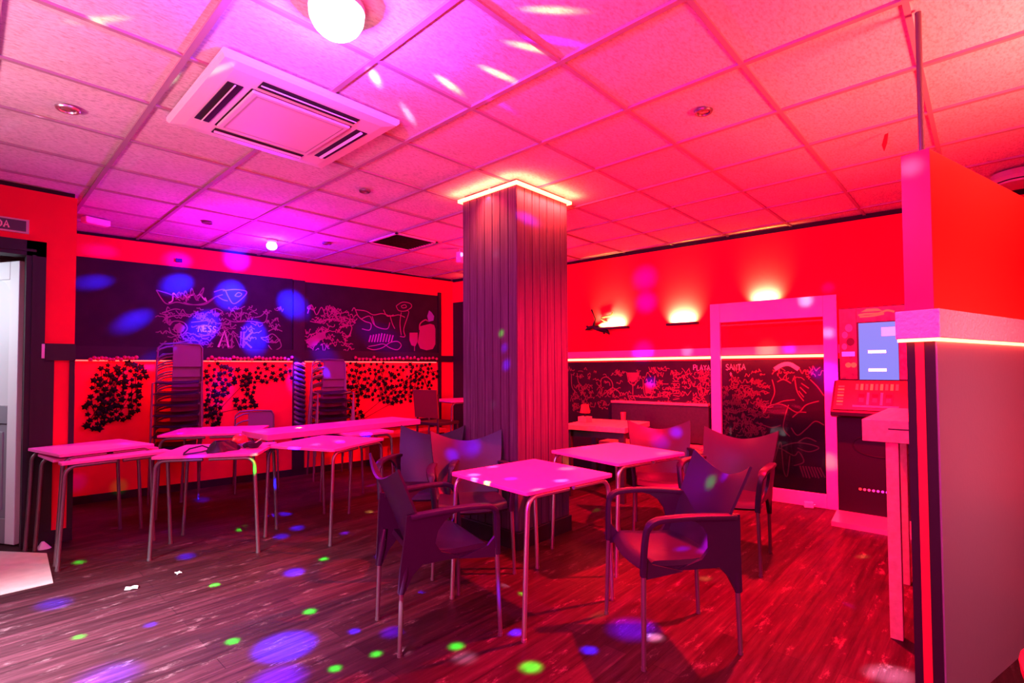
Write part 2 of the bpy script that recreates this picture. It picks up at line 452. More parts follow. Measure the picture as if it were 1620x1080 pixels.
def ribbon(mb, P, pts, w, off, mi=0):            # a chalk line of width w on wall map P at offset off (thin solid)
    n = len(pts)
    L, Rr = [], []
    for i in range(n):
        a = pts[max(i - 1, 0)]; b = pts[min(i + 1, n - 1)]
        dx, dy = b[0] - a[0], b[1] - a[1]; l = math.hypot(dx, dy) or 1
        nx, ny = -dy / l * w / 2, dx / l * w / 2
        L.append((pts[i][0] + nx, pts[i][1] + ny)); Rr.append((pts[i][0] - nx, pts[i][1] - ny))
    o = len(mb.v)
    for a, b in zip(L, Rr): mb.v += [P(a[0], a[1], off), P(b[0], b[1], off)]
    for i in range(n - 1): mb.face((o + 2 * i, o + 2 * i + 1, o + 2 * i + 3, o + 2 * i + 2), mi)


def smooth_line(pts, k=5):                       # Catmull-Rom
    if len(pts) < 3: return pts
    out = []
    P = [pts[0]] + list(pts) + [pts[-1]]
    for i in range(1, len(P) - 2):
        p0, p1, p2, p3 = P[i - 1], P[i], P[i + 1], P[i + 2]
        for j in range(k):
            t = j / k
            out.append(tuple(.5 * ((2 * p1[c]) + (-p0[c] + p2[c]) * t + (2 * p0[c] - 5 * p1[c] + 4 * p2[c] - p3[c]) * t * t + (-p0[c] + 3 * p1[c] - 3 * p2[c] + p3[c]) * t ** 3) for c in (0, 1)))
    out.append(pts[-1]); return out


def blob(mb, P, pts, off, mi=0):                 # filled chalk shape
    o = len(mb.v); mb.v += [P(a, b, off) for a, b in pts]; mb.face(list(range(o, o + len(pts))), mi)


def px_lines(fn, polys): return [[fn(*p) for p in pl] for pl in polys]


def scribble(cx, cy, w, h, n, rnd):              # a small tangle of chalk
    pts = []
    for i in range(n):
        pts.append((cx + (i / (n - 1) - .5) * w + rnd.uniform(-.12, .12) * w, cy + rnd.uniform(-.5, .5) * h))
    return smooth_line(pts, 4)


rnd = random.Random(3)
# left chalkboards
zt, zb = 2.47, 1.575
sa, sb = -.2, sp0 - .005
b1 = thing('chalkboard', 'long black chalkboard covered in chalk drawings left of the twisted garland', 'chalkboard', (0, 0, 0), 0, None)
m = MB(); wall_box(LP, sa, sb, zb, zt, 0, .012, m); m.build('panel', M_CHALKB, b1)
ch = MB()
L1 = [
    [(247, 459), (262, 480), (280, 478), (300, 482), (322, 480), (340, 470), (352, 466)], [(247, 459), (270, 466), (285, 476)], [(290, 478), (305, 482), (325, 481), (341, 469)],
    [(278, 474), (283, 462), (288, 474), (293, 460), (298, 475)], [(300, 472), (303, 456), (310, 470), (322, 455), (318, 470)], [(338, 462), (354, 458), (360, 468), (368, 480), (378, 476), (390, 462), (372, 458), (352, 460)],
    [(371, 468), (376, 463), (382, 465), (378, 469), (371, 468)], [(344, 469), (352, 474), (360, 476)], [(256, 495), (275, 489), (285, 490)], [(260, 505), (276, 499), (292, 500)],
    [(268, 515), (275, 508), (290, 510), (296, 520), (286, 530), (272, 528), (267, 518)], [(275, 518), (283, 512), (291, 518), (285, 526), (276, 524), (275, 518)],
    [(332, 492), (342, 488), (352, 494), (340, 498)], [(356, 504), (370, 509), (395, 508), (418, 510), (422, 492), (412, 500), (402, 502)], [(362, 500), (368, 490), (376, 502), (382, 492), (380, 506)],
    [(420, 535), (430, 528), (440, 536), (444, 548), (432, 554), (424, 546)], [(424, 524), (434, 520), (446, 524)], [(428, 538), (436, 542), (442, 536)],
    [(266, 544), (290, 540), (312, 538)], [(268, 548), (286, 546), (310, 544)], [(310, 520), (322, 514), (334, 522), (326, 530), (314, 528)], [(302, 510), (318, 508), (332, 506)],
    [(318, 532), (338, 528), (346, 520)]]
for pl in L1: ribbon(ch, LP, smooth_line([l_px(*p) for p in pl]), .011, .0145)
x0, y0 = l_px(345, 549); x1, _ = l_px(392, 549)
for st in letters('ANK', x0, y0, .19, .05, 0, .2): ribbon(ch, LP, st, .022, .0145, 1 if rnd.random() < .3 else 0)
for i in range(7): ribbon(ch, LP, scribble(*l_px(276 + i * 7.5, 472 - i % 2 * 3), .09, .11, 6, rnd), .013, .0145, i % 3 == 0)
x0, y0 = l_px(313, 524)
for st in letters('NESS', x0, y0, .07, .1, .1, .25): ribbon(ch, LP, st, .010, .0145, 1)
for i in range(120):
    s_, z_ = l_px(rnd.uniform(256, 446), rnd.uniform(484, 549))
    ribbon(ch, LP, scribble(s_, z_, rnd.uniform(.04, .13), rnd.uniform(.03, .08), 7, rnd), .009, .0143)
blob(ch, LP, [l_px(*p) for p in ((276, 514), (284, 510), (292, 516), (290, 524), (280, 526))], .0142)
ch.build('chalk_drawing', [M_CHALK, M_CHALK2], b1)

b2 = thing('chalkboard', 'shorter black chalkboard with a chalk jug and glass, right of the twisted garland', 'chalkboard')
sa2, sb2 = sp1 + .005, 4.205
m = MB(); wall_box(LP, sa2, sb2, zb, zt - .02, 0, .012, m); m.build('panel', M_CHALKB, b2)
ch = MB()
L2 = [
    [(556, 492), (560, 487), (566, 500), (576, 508), (586, 512), (584, 522), (572, 520)], [(562, 490), (578, 492), (590, 498), (604, 496), (618, 500), (630, 498), (640, 502)],
    [(570, 505), (584, 500), (590, 512), (598, 518), (612, 520), (616, 510)], [(588, 500), (592, 514)], [(606, 490), (612, 500), (622, 498)], [(616, 498), (620, 512), (624, 520)],
    [(626, 484), (636, 478), (648, 480), (650, 486), (640, 492), (630, 491), (626, 484)], [(634, 484), (640, 482), (642, 486), (636, 487), (634, 484)],
    [(640, 492), (646, 494), (638, 520), (640, 532), (632, 532)], [(634, 494), (632, 512), (634, 530)],
    [(580, 550), (590, 553), (604, 550), (616, 542), (628, 540), (634, 546), (628, 553), (616, 550), (606, 544), (594, 546), (582, 548)],
    [(490, 508), (502, 510), (518, 506), (530, 504)], [(486, 496), (492, 482), (500, 498), (508, 486), (514, 500)], [(516, 486), (520, 500), (528, 488), (532, 502)],
    [(488, 530), (500, 526), (508, 520), (516, 524)], [(536, 518), (548, 514), (556, 518), (550, 532), (540, 530)], [(484, 538), (494, 534), (504, 538), (514, 534)]]
for pl in L2: ribbon(ch, LP, smooth_line([l_px(*p) for p in pl]), .012, .0145)
for k in range(9):
    a, b = (583 + k * 4.4, 541), (584 + k * 4.4 + 2, 527 + abs(k - 4) * .8)
    ribbon(ch, LP, [l_px(*a), l_px(*b)], .02, .0145)
for i in range(80):
    s_, z_ = l_px(rnd.uniform(486, 558), rnd.uniform(486, 552))
    ribbon(ch, LP, scribble(s_, z_, rnd.uniform(.05, .16), rnd.uniform(.04, .09), 7, rnd), .010, .0143)
blob(ch, LP, [l_px(*p) for p in ((484, 541), (494, 532), (506, 526), (515, 524), (514, 532), (504, 540), (500, 546), (490, 548))], .0142)
jug = [(664, 516), (662, 530), (660, 542), (664, 551), (674, 554), (684, 552), (688, 544), (688, 520), (686, 514), (680, 512), (672, 514)]
blob(ch, LP, [l_px(*p) for p in jug], .0145, 0)
ribbon(ch, LP, smooth_line([l_px(*p) for p in ((663, 522), (664, 512), (672, 506), (676, 508))]), .02, .0146)
blob(ch, LP, [l_px(*p) for p in ((677, 509), (675, 500), (678, 491), (682, 494), (686, 500), (685, 507))], .0146, 2)
blob(ch, LP, [l_px(*p) for p in ((647, 526), (647, 538), (650, 546), (656, 548), (660, 540), (660, 526))], .0144, 0)
ribbon(ch, LP, [l_px(655, 548), l_px(655, 555)], .012, .0145)
ch.build('chalk_drawing', [mat('rose_chalk', (.34, .06, .16), .95, spec=.1), M_CHALK2, mat('violet_chalk', (.25, .14, .5), .95)], b2)

# right chalkboard, below the lit strip
s_end = r_px(1330, 700)[0]
b3 = thing('chalkboard', 'low black chalkboard full of chalk lettering under the long lit strip', 'chalkboard')
m = MB(); wall_box(RP, -1.2, 5.4, .09, 1.405, 0, .012, m); m.build('panel', M_CHALKB, b3)
ch = MB()
R3 = [
    [(992, 588), (996, 604), (1002, 608), (1008, 604), (1012, 588)], [(1002, 608), (1002, 624)], [(994, 626), (1010, 626)], [(994, 594), (1010, 594)],
    [(1018, 600), (1021, 624), (1032, 624), (1037, 594)], [(1012, 628), (1040, 628)],
    [(952, 612), (952, 600), (960, 596), (968, 602), (970, 612), (962, 618), (956, 624)], [(958, 606), (964, 604), (966, 610)], [(966, 622), (976, 616), (984, 626)],
    [(905, 592), (906, 612), (914, 622)], [(914, 590), (916, 604), (922, 612), (920, 626)],
    [(1222, 592), (1232, 579), (1248, 575), (1262, 580), (1268, 588)],
    [(1222, 600), (1226, 620), (1220, 640), (1240, 634), (1258, 632)], [(1258, 600), (1262, 620), (1272, 634)], [(1230, 604), (1240, 600), (1252, 606)],
    [(1210, 648), (1222, 640), (1240, 640), (1262, 652), (1276, 640), (1296, 634)], [(1248, 640), (1242, 660), (1240, 678), (1250, 690)], [(1254, 660), (1264, 652), (1276, 652)], [(1252, 676), (1262, 688), (1276, 678), (1290, 666), (1304, 672)],
    [(1196, 668), (1208, 672), (1222, 676), (1236, 672)], [(1140, 648), (1160, 652), (1180, 648)],
    [(1268, 606), (1280, 614)], [(1266, 612), (1276, 622)], [(1264, 618), (1272, 628)], [(1282, 600), (1294, 612), (1304, 626)],
    [(1222, 742), (1230, 712), (1236, 700), (1240, 742), (1246, 752), (1250, 720)], [(1218, 716), (1232, 708), (1256, 720), (1264, 714), (1272, 730), (1256, 736)], [(1236, 706), (1258, 700), (1280, 702), (1296, 708), (1280, 714), (1262, 708)],
    [(1216, 728), (1226, 734), (1224, 744)], [(1262, 700), (1276, 692), (1292, 698)]]
for pl in R3: ribbon(ch, RP, smooth_line([r_px(*p) for p in pl]), .011, .0145)
blob(ch, RP, [r_px(*p) for p in ((993, 589), (996, 601), (1002, 605), (1008, 601), (1011, 589))], .0142)
blob(ch, RP, [r_px(*p) for p in ((1020, 606), (1022, 622), (1031, 622), (1034, 606))], .0142)
ribbon(ch, RP, smooth_line([r_px(*p) for p in ((1226, 584), (1238, 577), (1250, 576), (1264, 584))]), .04, .0146, 1)
for k in range(8):
    a, b = (1266 + k * 4.5, 736 + k * .4), (1272 + k * 4.8, 754 + (k % 3))
    ribbon(ch, RP, [r_px(*a), r_px(*b)], .014, .0145)
for txt, px_, py_, h in (('PLAYA', 1098, 585, .055), ('SANTA', 1149, 585, .06), ('+', 1155, 596, .05)):
    x0, y0 = r_px(px_, py_)
    for st in letters(txt, x0, y0, h, 0, .1, .22): ribbon(ch, RP, st, .010, .0146, 1)
for txt, px_ in (('WHISKY', 1076), ('JUST', 1059)):                  # upright words, read from the bottom
    x0, y0 = r_px(px_, 632)
    for st in letters(txt, 0, 0, .075, 0, .05, .3): ribbon(ch, RP, [(x0 - p[1] * 1.0, y0 + p[0] * 1.05) for p in st], .010, .0146, 0)
for i in range(420):
    X = rnd.uniform(902, 1306); Y = rnd.uniform(582, 650 if X < 1130 else 690)
    if 1215 < X and Y > 600: X = rnd.uniform(1145, 1215)
    s_, z_ = r_px(X, Y)
    ribbon(ch, RP, scribble(s_, z_, rnd.uniform(.03, .10), rnd.uniform(.03, .08), 7, rnd), .008, .0143)
ch.build('chalk_drawing', [mat('red_chalk', (.20, .06, .08), .95, spec=.1), M_CHALK2], b3)

# pale ledge + lit strip over the right chalkboard
m = MB(); wall_box(RP, -1.2, 4.6, 1.455, 1.535, 0, .03, m); struct(m.build('trim_6', mat('pale_trim_paint', (.62, .30, .46), .5)))
m = MB(); wall_box(RP, -1.2, s_end - .1, 1.420, 1.446, .004, .022, m)
tag(m.build('led_strip', M_LED), 'long glowing strip along the top of the right-hand chalkboard', 'light strip')
m = MB(); wall_box(LP, -.1, 4.18, 1.422, 1.434, .002, .012, m)
tag(m.build('led_strip', M_LEDTHIN), 'thin glowing red line under the rail of the ivy wall', 'light strip')

# ivy
def ivy(name, label, spots, sz):
    mb = MB()
    for (px, py) in spots:
        s_, z_ = l_px(px, py); a = rnd.uniform(0, 2 * PI); r = rnd.uniform(.7, 1.25) * sz; off = rnd.uniform(.008, .05)
        shape = [(0, -1), (.35, -.55), (.95, -.35), (.55, .1), (.7, .75), (.1, .5), (0, 1.05), (-.1, .5), (-.7, .75), (-.55, .1), (-.95, -.35), (-.35, -.55)]
        pts = [P0 for P0 in shape]; tilt = rnd.uniform(-.6, .6)
        o = len(mb.v)
        cpt = LP(s_, z_, off + .012); mb.v.append(cpt)
        for (x, y) in pts:
            X, Y = x * math.cos(a) - y * math.sin(a), x * math.sin(a) + y * math.cos(a)
            mb.v.append(LP(s_ + X * r, z_ + Y * r, off + .5 * r * X * tilt))
        for i in range(12): mb.face((o, o + 1 + i, o + 1 + (i + 1) % 12))
    for i in range(0, len(spots) - 4, 4):         # thin stems tying the leaves together
        q = sorted(spots[i:i + 4]); mb.tube([LP(*l_px(*p), .01) for p in q], .003, 5)
    return tag(mb.build(name, M_LEAF), label, 'ivy', None, 'stuff')


def cloud(gap, polys):
    out = []
    for (cx, cy, rx, ry, k) in polys:
        for i in range(k):
            for tr in range(12):
                a = rnd.uniform(0, 2 * PI); q = math.sqrt(rnd.random()); p = (cx + rx * q * math.cos(a), cy + ry * q * math.sin(a))
                if all((p[0] - o[0]) ** 2 + (p[1] - o[1]) ** 2 > gap * gap for o in out): out.append(p); break
    return out


ivy('hanging_ivy', 'loose dark ivy on the red wall between the doorway and the tall chair stack', cloud(8.0, [(172, 606, 28, 30, 40), (196, 625, 28, 42, 46), (160, 645, 28, 26, 34), (208, 592, 24, 18, 20), (150, 668, 18, 10, 10)]), .036)
ivy('hanging_ivy', 'dark ivy with a thick bunch on the red wall beside the lone chair', cloud(7.0, [(345, 600, 26, 28, 44), (382, 597, 16, 16, 30), (393, 615, 12, 16, 40), (430, 590, 34, 16, 30), (336, 645, 16, 28, 26), (386, 638, 18, 10, 14)]), .036)
ivy('hanging_ivy', 'dense dark ivy curtain on the red wall at the far right panel', cloud(6.2, [(560, 600, 26, 28, 70), (600, 605, 36, 32, 150), (650, 605, 36, 30, 165), (675, 592, 16, 18, 40), (560, 650, 14, 20, 22), (620, 628, 42, 10, 50), (520, 592, 26, 18, 34)]), .037)
for lab, a, b in (('string of small red blossoms under the rail beside the doorway', 143, 215), ('string of small red blossoms under the rail left of the twisted garland', 328, 460), ('string of small red blossoms under the rail over the dense ivy', 560, 688)):
    mb = MB(); n = int((b - a) / 5.5)
    for i in range(n):
        s_, z_ = l_px(a + (b - a) * i / (n - 1), 567 + rnd.uniform(-2, 2)); r = .022
        c = LP(s_, z_, .05); mb.lathe([(.002, -r), (r * .7, -r * .7), (r, 0), (r * .7, r * .7), (.002, r)], 8, c)
    mb.tube([LP(*l_px(a, 566), .04), LP(*l_px((a + b) / 2, 568), .04), LP(*l_px(b, 567), .04)], .004, 6)
    tag(mb.build('flower_garland', M_BERRY, None, True), lab, 'garland', None, 'stuff')
# twisted garland on the pilaster
mb = MB(); pth = []; pth2 = []
sc_ = (sp0 + sp1) / 2
for i in range(90):
    t = i / 89; z_ = .55 + t * .86
    pth.append(LP(sc_ + .05 * math.cos(t * 44), z_, .075 + .03 * math.sin(t * 44))); pth2.append(LP(sc_ + .05 * math.cos(t * 44 + PI), z_, .075 + .03 * math.sin(t * 44 + PI)))
mb.tube(pth, .024, 7); mb.tube(pth2, .024, 7)
tag(mb.build('twisted_garland', mat('dark_violet_tinsel', (.05, .03, .09), .4), None, True), 'dark twisted garland hanging down the pilaster between the chalkboards', 'garland')

# exit sign
g = thing('exit_sign', 'dark framed exit sign with pale letters above the doorway', 'sign', (.165, YD, 2.41))
m = MB(); m.box((-.165, -.018, -.052), (.165, 0, .052)); m.build('frame', mat('pale_sign_frame', (.55, .4, .42), .5), g)
m = MB(); m.box((-.152, -.021, -.040), (.148, -.017, .040)); m.build('face', mat('dark_sign_face', (.05, .045, .045), .5), g)
m = MB()
for st in letters('SALIDA', -.130, -.025, .05, 0, 0, .28): ribbon(m, lambda s_, z_, off: Vector((s_, -off, z_)), st, .010, .0215)
m.build('lettering', mat('pale_sign_letters', (.8, .5, .5), .6), g)

# ------------------------------------------------------------------ column
cx0, cy0, cw, cd = 2.785, 2.535, .625, .60
g = thing('column', 'square column clad in dark upright boards with a glowing strip at its top', 'column', (cx0, cy0, 0))
m = MB(); n = 7
m.box((.012, .012, 0), (cw - .012, cd - .012, CEIL + .012))
for i in range(n):
    w = cw / n; e = .004
    m.box((i * w + e, 0, .13), ((i + 1) * w - e, .013, CEIL - .01)); m.box((i * w + e, cd - .013, .13), ((i + 1) * w - e, cd, CEIL - .01))
    w = cd / n
    m.box((0, i * w + e, .13), (.013, (i + 1) * w - e, CEIL - .01)); m.box((cw - .013, i * w + e, .13), (cw, (i + 1) * w - e, CEIL - .01))
m.build('cladding', M_BOARD, g)
m = MB(); m.box((-.014, -.014, 0), (cw + .014, cd + .014, .125)); m.build('plinth', M_DARK, g, bevel=.004)
m = MB(); o_, t_ = .028, .02
for lo, hi in (((-o_, -o_, CEIL - .042), (cw + o_, -o_ + t_, CEIL - .018)), ((-o_, -o_, CEIL - .042), (-o_ + t_, cd + o_, CEIL - .018)), ((cw + o_ - t_, -o_, CEIL - .042), (cw + o_, cd + o_, CEIL - .018)), ((-o_, cd + o_ - t_, CEIL - .042), (cw + o_, cd + o_, CEIL - .018))):
    m.box(lo, hi)
m.build('led_strip', M_LED, g)

# ------------------------------------------------------------------ partition at the right
pc = ray(1480, 583); pc = CAM + pc * (1.95 / pc.dot(FWD)); pang = math.atan2(-.27, .96)
g = thing('bar_partition', 'thin red partition with a pale lit ledge and steel lower panel at the right edge', 'partition', (pc.x, pc.y, 0), pang)
TH, LEN = .092, 1.45
m = MB(); m.box((0, 0, 1.54), (LEN, TH, 2.163)); m.build('upper_panel', mat('red_orange_lacquer', (.80, .05, .03), .28), g, bevel=.003)
m = MB(); m.box((-.004, -.001, 1.54), (0, TH + .001, 2.164)); m.build('end_cap', mat('magenta_red_edge', (.80, .008, .14), .35, spec=.3), g)
m = MB(); m.box((-.03, -.028, 1.430), (LEN, TH + .026, 1.54)); m.build('ledge', mat('crinkled_white_board', (.80, .64, .70), .5, bump=(60, .9)), g, bevel=.004)
m = MB(); m.box((0, 0, 0), (LEN, TH, 1.43)); m.build('lower_panel', M_DARK, g)
m = MB(); m.box((.004, -.006, 0), (LEN, 0, 1.425)); m.build('steel_sheet', M_STEELP, g)
m = MB(); m.box((-.004, .034, 0), (0, .062, 1.43)); m.build('stripe', mat('red_lit_stripe', (.85, .02, .04), .5), g)
m = MB(); m.box((-.026, -.022, 1.418), (LEN, -.008, 1.430)); m.box((-.026, -.022, 1.418), (-.012, TH + .02, 1.430)); m.build('led_strip', M_LED, g)
m = MB(); m.tube([(.03, .035, 2.16), (.03, .035, CEIL)], .011); m.build('ceiling_rod', M_DSTEEL, g, True)

# high bar table behind it
g = thing('bar_table', 'tall pine bar table with a thick top beside the slot machine', 'table', (0, 0, 0))
m = MB(); m.box((3.06, .10, .955), (4.02, .465, 1.062)); m.box((3.054, .13, 1.018), (3.062, .36, 1.024), 1); m.build('tabletop', [M_WOOD, M_WOODD], g, bevel=.004)
for x, y in ((3.105, .325), (3.92, .37), (3.105, .13), (3.92, .13)):
    m = MB(); m.box((x, y, 0), (x + .052, y + .052, .957)); m.build('leg', M_WOOD, g, bevel=.003)

# ------------------------------------------------------------------ tables
def table(name, label, c, rz, a, b, h, top, legm, group, notch=False, thick=.02):
    t = thing(name, label, 'table', (c[0], c[1], 0), rz, group)
    m = MB(); r = .02
    pts = []
    for sx, sy, a0 in ((1, 1, 0), (-1, 1, PI / 2), (-1, -1, PI), (1, -1, 1.5 * PI)):
        for k in range(5):
            q = a0 + k / 4 * PI / 2; pts.append(Vector((sx * (a / 2 - r) + r * math.cos(q), sy * (b / 2 - r) + r * math.sin(q), h - thick)))
        if notch and sx * sy < 0:
            for p in notch[0 if sx < 0 else 1]: pts.append(Vector((p[0], p[1], h - thick)))
    m.prism(pts, (0, 0, thick)); m.build('tabletop', top, t, bevel=.003)
    zr = h - thick - .0125
    for sx in (1, -1):
        for sy in (1, -1):
            fx, fy = sx * (a / 2 + .005), sy * (b / 2 - .02)
            tx = sx * (a / 2 - .022)
            pth = [(fx, fy, 0), (fx, fy, .012)] + [Vector((tx - sx * .065, fy, zr - .065)) + Vector((sx * .065 * math.cos(q), 0, .065 * math.sin(q))) for q in [k / 6 * PI / 2 for k in range(7)]] + [(sx * .02, fy, zr)]
            m = MB(); m.tube(pth, .0125, 10); m.tube([(fx, fy, 0), (fx, fy, .014)], .0145, 10); m.build('leg', legm, t, True)
    for sx in (1, -1):
        m = MB(); m.tube([(sx * a * .3, -b / 2 + .02, zr), (sx * a * .3, b / 2 - .02, zr)], .0115, 8); m.build('crossbar', legm, t, True)
    return t


R = math.radians
TT = [M_TOP]
G1 = 'square bar tables with steel legs'
table('bar_table', 'square pink-lit table in front between the two nearest armchairs', (2.25, 1.945), R(-6.4), .67, .66, .72, TT, M_STEEL, G1)
table('bar_table', 'square table just right of the column foot, second from the front', (3.265, 1.995), R(-11.5), .70, .67, .715, TT, M_STEEL, G1)
table('bar_table', 'pale table at the far left nearest the doorway, higher of the overlapping pair', (.69, 5.0), R(12), .585, .60, .752, TT, M_DSTEEL, G1)
_c = (.75, 4.88)
table('bar_table', 'low table pushed under the one nearest the doorway', _c, R(6), .65, .66, .712, TT, M_DSTEEL, G1, notch=([(-.325, -.12), (-.25, -.12), (-.25, -.25), (-.325, -.25)], [(.325, -.18), (.21, -.18), (.21, -.06), (.325, -.06)]))
table('bar_table', 'table carrying the pile of odds and ends', (1.36, 4.335), R(-35), .69, .60, .72, TT, M_DSTEEL, G1)
table('bar_table', 'table standing cornerwise just behind the front left armchair', (2.10, 4.07), R(23), .675, .67, .72, TT, M_DSTEEL, G1)
table('bar_table', 'table under the right end of the long pink slab', (2.70, 4.63), R(-3), .46, .66, .72, TT, M_DSTEEL, G1)
table('bar_table', 'table in front of the tall chair stack, behind the long slab', (1.70, 5.48), R(-32), .80, .66, .745, TT, M_DSTEEL, G1)
m = MB(); m.box((-.84, -.25, 0), (.84, .25, .052)); o = m.build('long_tabletop', M_TOP, None, bevel=.004); o.location = (2.60, 4.79, .7205); o.rotation_euler = (0, 0, R(3.5))
tag(o, 'long loose pink tabletop slab lying across three tables', 'tabletop')
table('high_table', 'tall narrow table in the far corner left of the column', (4.75, 5.45), R(-8), .62, .62, .90, TT, M_DSTEEL, None)

# things piled on the fourth table
def sit(px, py, z): p = at_z(px, py, z); return (p.x, p.y, z)
p = sit(350, 713, .721)
g = thing('crumpled_bag', 'crumpled dark bag on the table with odds and ends', 'bag', p)
def bag(u, v):
    a = u * 2 * PI; rr = .075 * (1 - .55 * v) * (1 + .22 * math.sin(3 * a + 2) + .12 * math.sin(7 * a + 5 * v)); return (rr * 1.5 * math.cos(a), rr * math.sin(a), .075 * v ** .8)
m = MB(); m.sheet(bag, 28, 6, .004); m.build('sack', M_PLASTIC, g, True)
m = MB(); m.tube(smooth_line([(0, 0), (1, 1)], 1) and [(-.06, 0, .02), (-.12, .02, .05), (-.2, .03, .035), (-.24, .01, .01)], .006, 6); m.tube([(-.08, -.02, .02), (-.16, -.04, .012), (-.26, -.05, .01)], .006, 6); m.build('strap', M_PLASTIC, g, True)
p = sit(379, 707, .721)
g = thing('toy_car', 'red and violet plastic toy on the table with odds and ends', 'toy', p, R(-35))
m = MB(); m.lathe([(.005, .035), (.055, .035), (.06, .055), (.045, .085), (.02, .10), (.004, .103)], 14); m.build('dome', mat('red_plastic', (.75, .04, .05), .35), g, True)
m = MB(); m.box((-.085, -.045, .012), (.085, .045, .04)); m.build('body', mat('violet_plastic', (.28, .10, .55), .35), g, bevel=.01)
for x in (-.055, .055):
    for y in (-.05, .05):
        m = MB(); m.tube([(x, y - .008, .018), (x, y + .008, .018)], .018, 14); m.build('wheel', M_BLACK, g, True)
p = sit(402, 708, .721)
g = thing('small_bowl', 'small dark bowl at the table edge beside the red toy', 'bowl', p)
m = MB(); m.lathe([(.004, 0), (.03, 0), (.055, .03), (.06, .045), (.054, .045), (.028, .01), (.004, .008)], 18); m.build('bowl', M_PLASTIC, g, True)
m = MB(); m.tube([(-.02, 0, .02), (.06, .02, .06)], .004, 6); m.build('spoon', M_STEEL, g, True)

# ------------------------------------------------------------------ armchair
def armchair(label, c, rz):
    t = thing('armchair', label, 'chair', (c[0], c[1], 0), rz, 'dark resin armchairs with steel legs')
    # local: +y = where the sitter faces, feet at y = +-.245
    def back(u, v):
        x = (u - .5) * 2
        hw = .198 + .096 * v - .032 * v * v
        z = .425 + .395 * v + (.082 * abs(x) ** 1.7 - .030) * v ** 3.5
        y = -.150 - .070 * v - .072 * v * v + .055 * x * x * (1 - .55 * v) + .02 * (1 - v) ** 6
        return (x * hw, y, z)
    m = MB(); m.sheet(lambda u, v: back(1 - u, v), 16, 18, .012); m.build('backrest', M_PLASTIC, t, True, angle=60)
    def seat(u, v):
        x = (u - .5) * 2
        hw = .185 + .040 * v ** .7
        y = -.165 + .385 * v + .022 * (1 - x * x) * v
        z = .435 + .012 * v - .018 * math.sin(PI * v) * (1 - x * x * .8) + .02 * (1 - v) ** 5 - .045 * max(0, (v - .86) / .14) ** 2 + .012 * x * x
        return (x * hw, y, z)
    m = MB(); m.sheet(seat, 16, 18, .024)
    m.box((-.21, -.13, .402), (.21, .17, .424)); m.build('seat', M_PLASTIC, t, True, angle=50)
    for s in (-1, 1):
        m = MB()
        pth = smooth_line3([(s * .236, -.205, .640), (s * .250, -.13, .648), (s * .262, -.02, .655), (s * .272, .10, .655), (s * .270, .185, .645), (s * .266, .222, .612), (s * .258, .232, .55), (s * .250, .236, .47), (s * .247, .238, .40)])
        n = len(pth); m.band(pth, [.024 + .004 * math.sin(PI * min(1, i / (n * .6))) - (.006 if i > n * .6 else 0) for i in range(n)], .013, (1, 0, 0))
        # web between backrest, arm and rear leg
        out = [(-.225, .652), (-.230, .58), (-.236, .50), (-.246, .40), (-.254, .288), (-.226, .285), (-.186, .36), (-.140, .408), (-.02, .404), (.08, .404), (.02, .425), (-.05, .45), (-.085, .50), (-.075, .56), (-.045, .605), (0, .635), (.05, .647), (.0, .654), (-.12, .658)]
        def X(y, z): return s * (.200 + .038 * max(0, min(1, (z - .36) / .26)) + .020 * max(0, min(1, (y + .20) / .26)) * max(0, min(1, (z - .40) / .2)))
        k = len(out); o = len(m.v)
        for (y, z) in out: m.v.append(Vector((X(y, z) - s * .010, y, z)))
        for (y, z) in out: m.v.append(Vector((X(y, z) + s * .010, y, z)))
        A = list(range(o, o + k)); Bq = list(range(o + k, o + 2 * k))
        m.face(A if s > 0 else A[::-1]); m.face(Bq[::-1] if s > 0 else Bq)
        for i in range(k):
            j = (i + 1) % k; m.face((A[j], A[i], Bq[i], Bq[j]) if s > 0 else (A[i], A[j], Bq[j], Bq[i]))
        m.tube([(s * .202, -.206, .47), (s * .201, -.222, .38), (s * .200, -.2395, .285)], [.012, .021, .0165], 10)
        # front gusset joining arm post and seat
        m.prism([Vector((s * .238, .235, .50)), Vector((s * .238, .235, .385)), Vector((s * .215, .04, .404)), Vector((s * .215, .10, .42)), Vector((s * .225, .19, .445))], (s * .016, 0, 0))
        m.build('armrest', M_PLASTIC, t, True, angle=45)
        m = MB(); m.tube([(s * .198, -.212, .42), (s * .199, -.236, .31), (s * .200, -.2455, .012)], [.013, .012, .0105], 10); m.tube([(s * .200, -.2455, 0), (s * .200, -.2455, .014)], .0125, 10); m.build('leg', M_DSTEEL, t, True)
        m = MB(); m.tube([(s * .246, .235, .43), (s * .262, .2455, .012)], [.0125, .0105], 10); m.tube([(s * .262, .2455, 0), (s * .262, .2455, .014)], .0125, 10); m.build('leg', M_DSTEEL, t, True)
    return t


def smooth_line3(pts, k=5):
    P = [Vector(p) for p in pts]; P = [P[0]] + P + [P[-1]]; out = []
    for i in range(1, len(P) - 2):
        p0, p1, p2, p3 = P[i - 1:i + 3]
        for j in range(k):
            t = j / k
            out.append(.5 * (2 * p1 + (p2 - p0) * t + (2 * p0 - 5 * p1 + 4 * p2 - p3) * t * t + (3 * p1 - p0 - 3 * p2 + p3) * t ** 3))
    return out + [P[-2]]


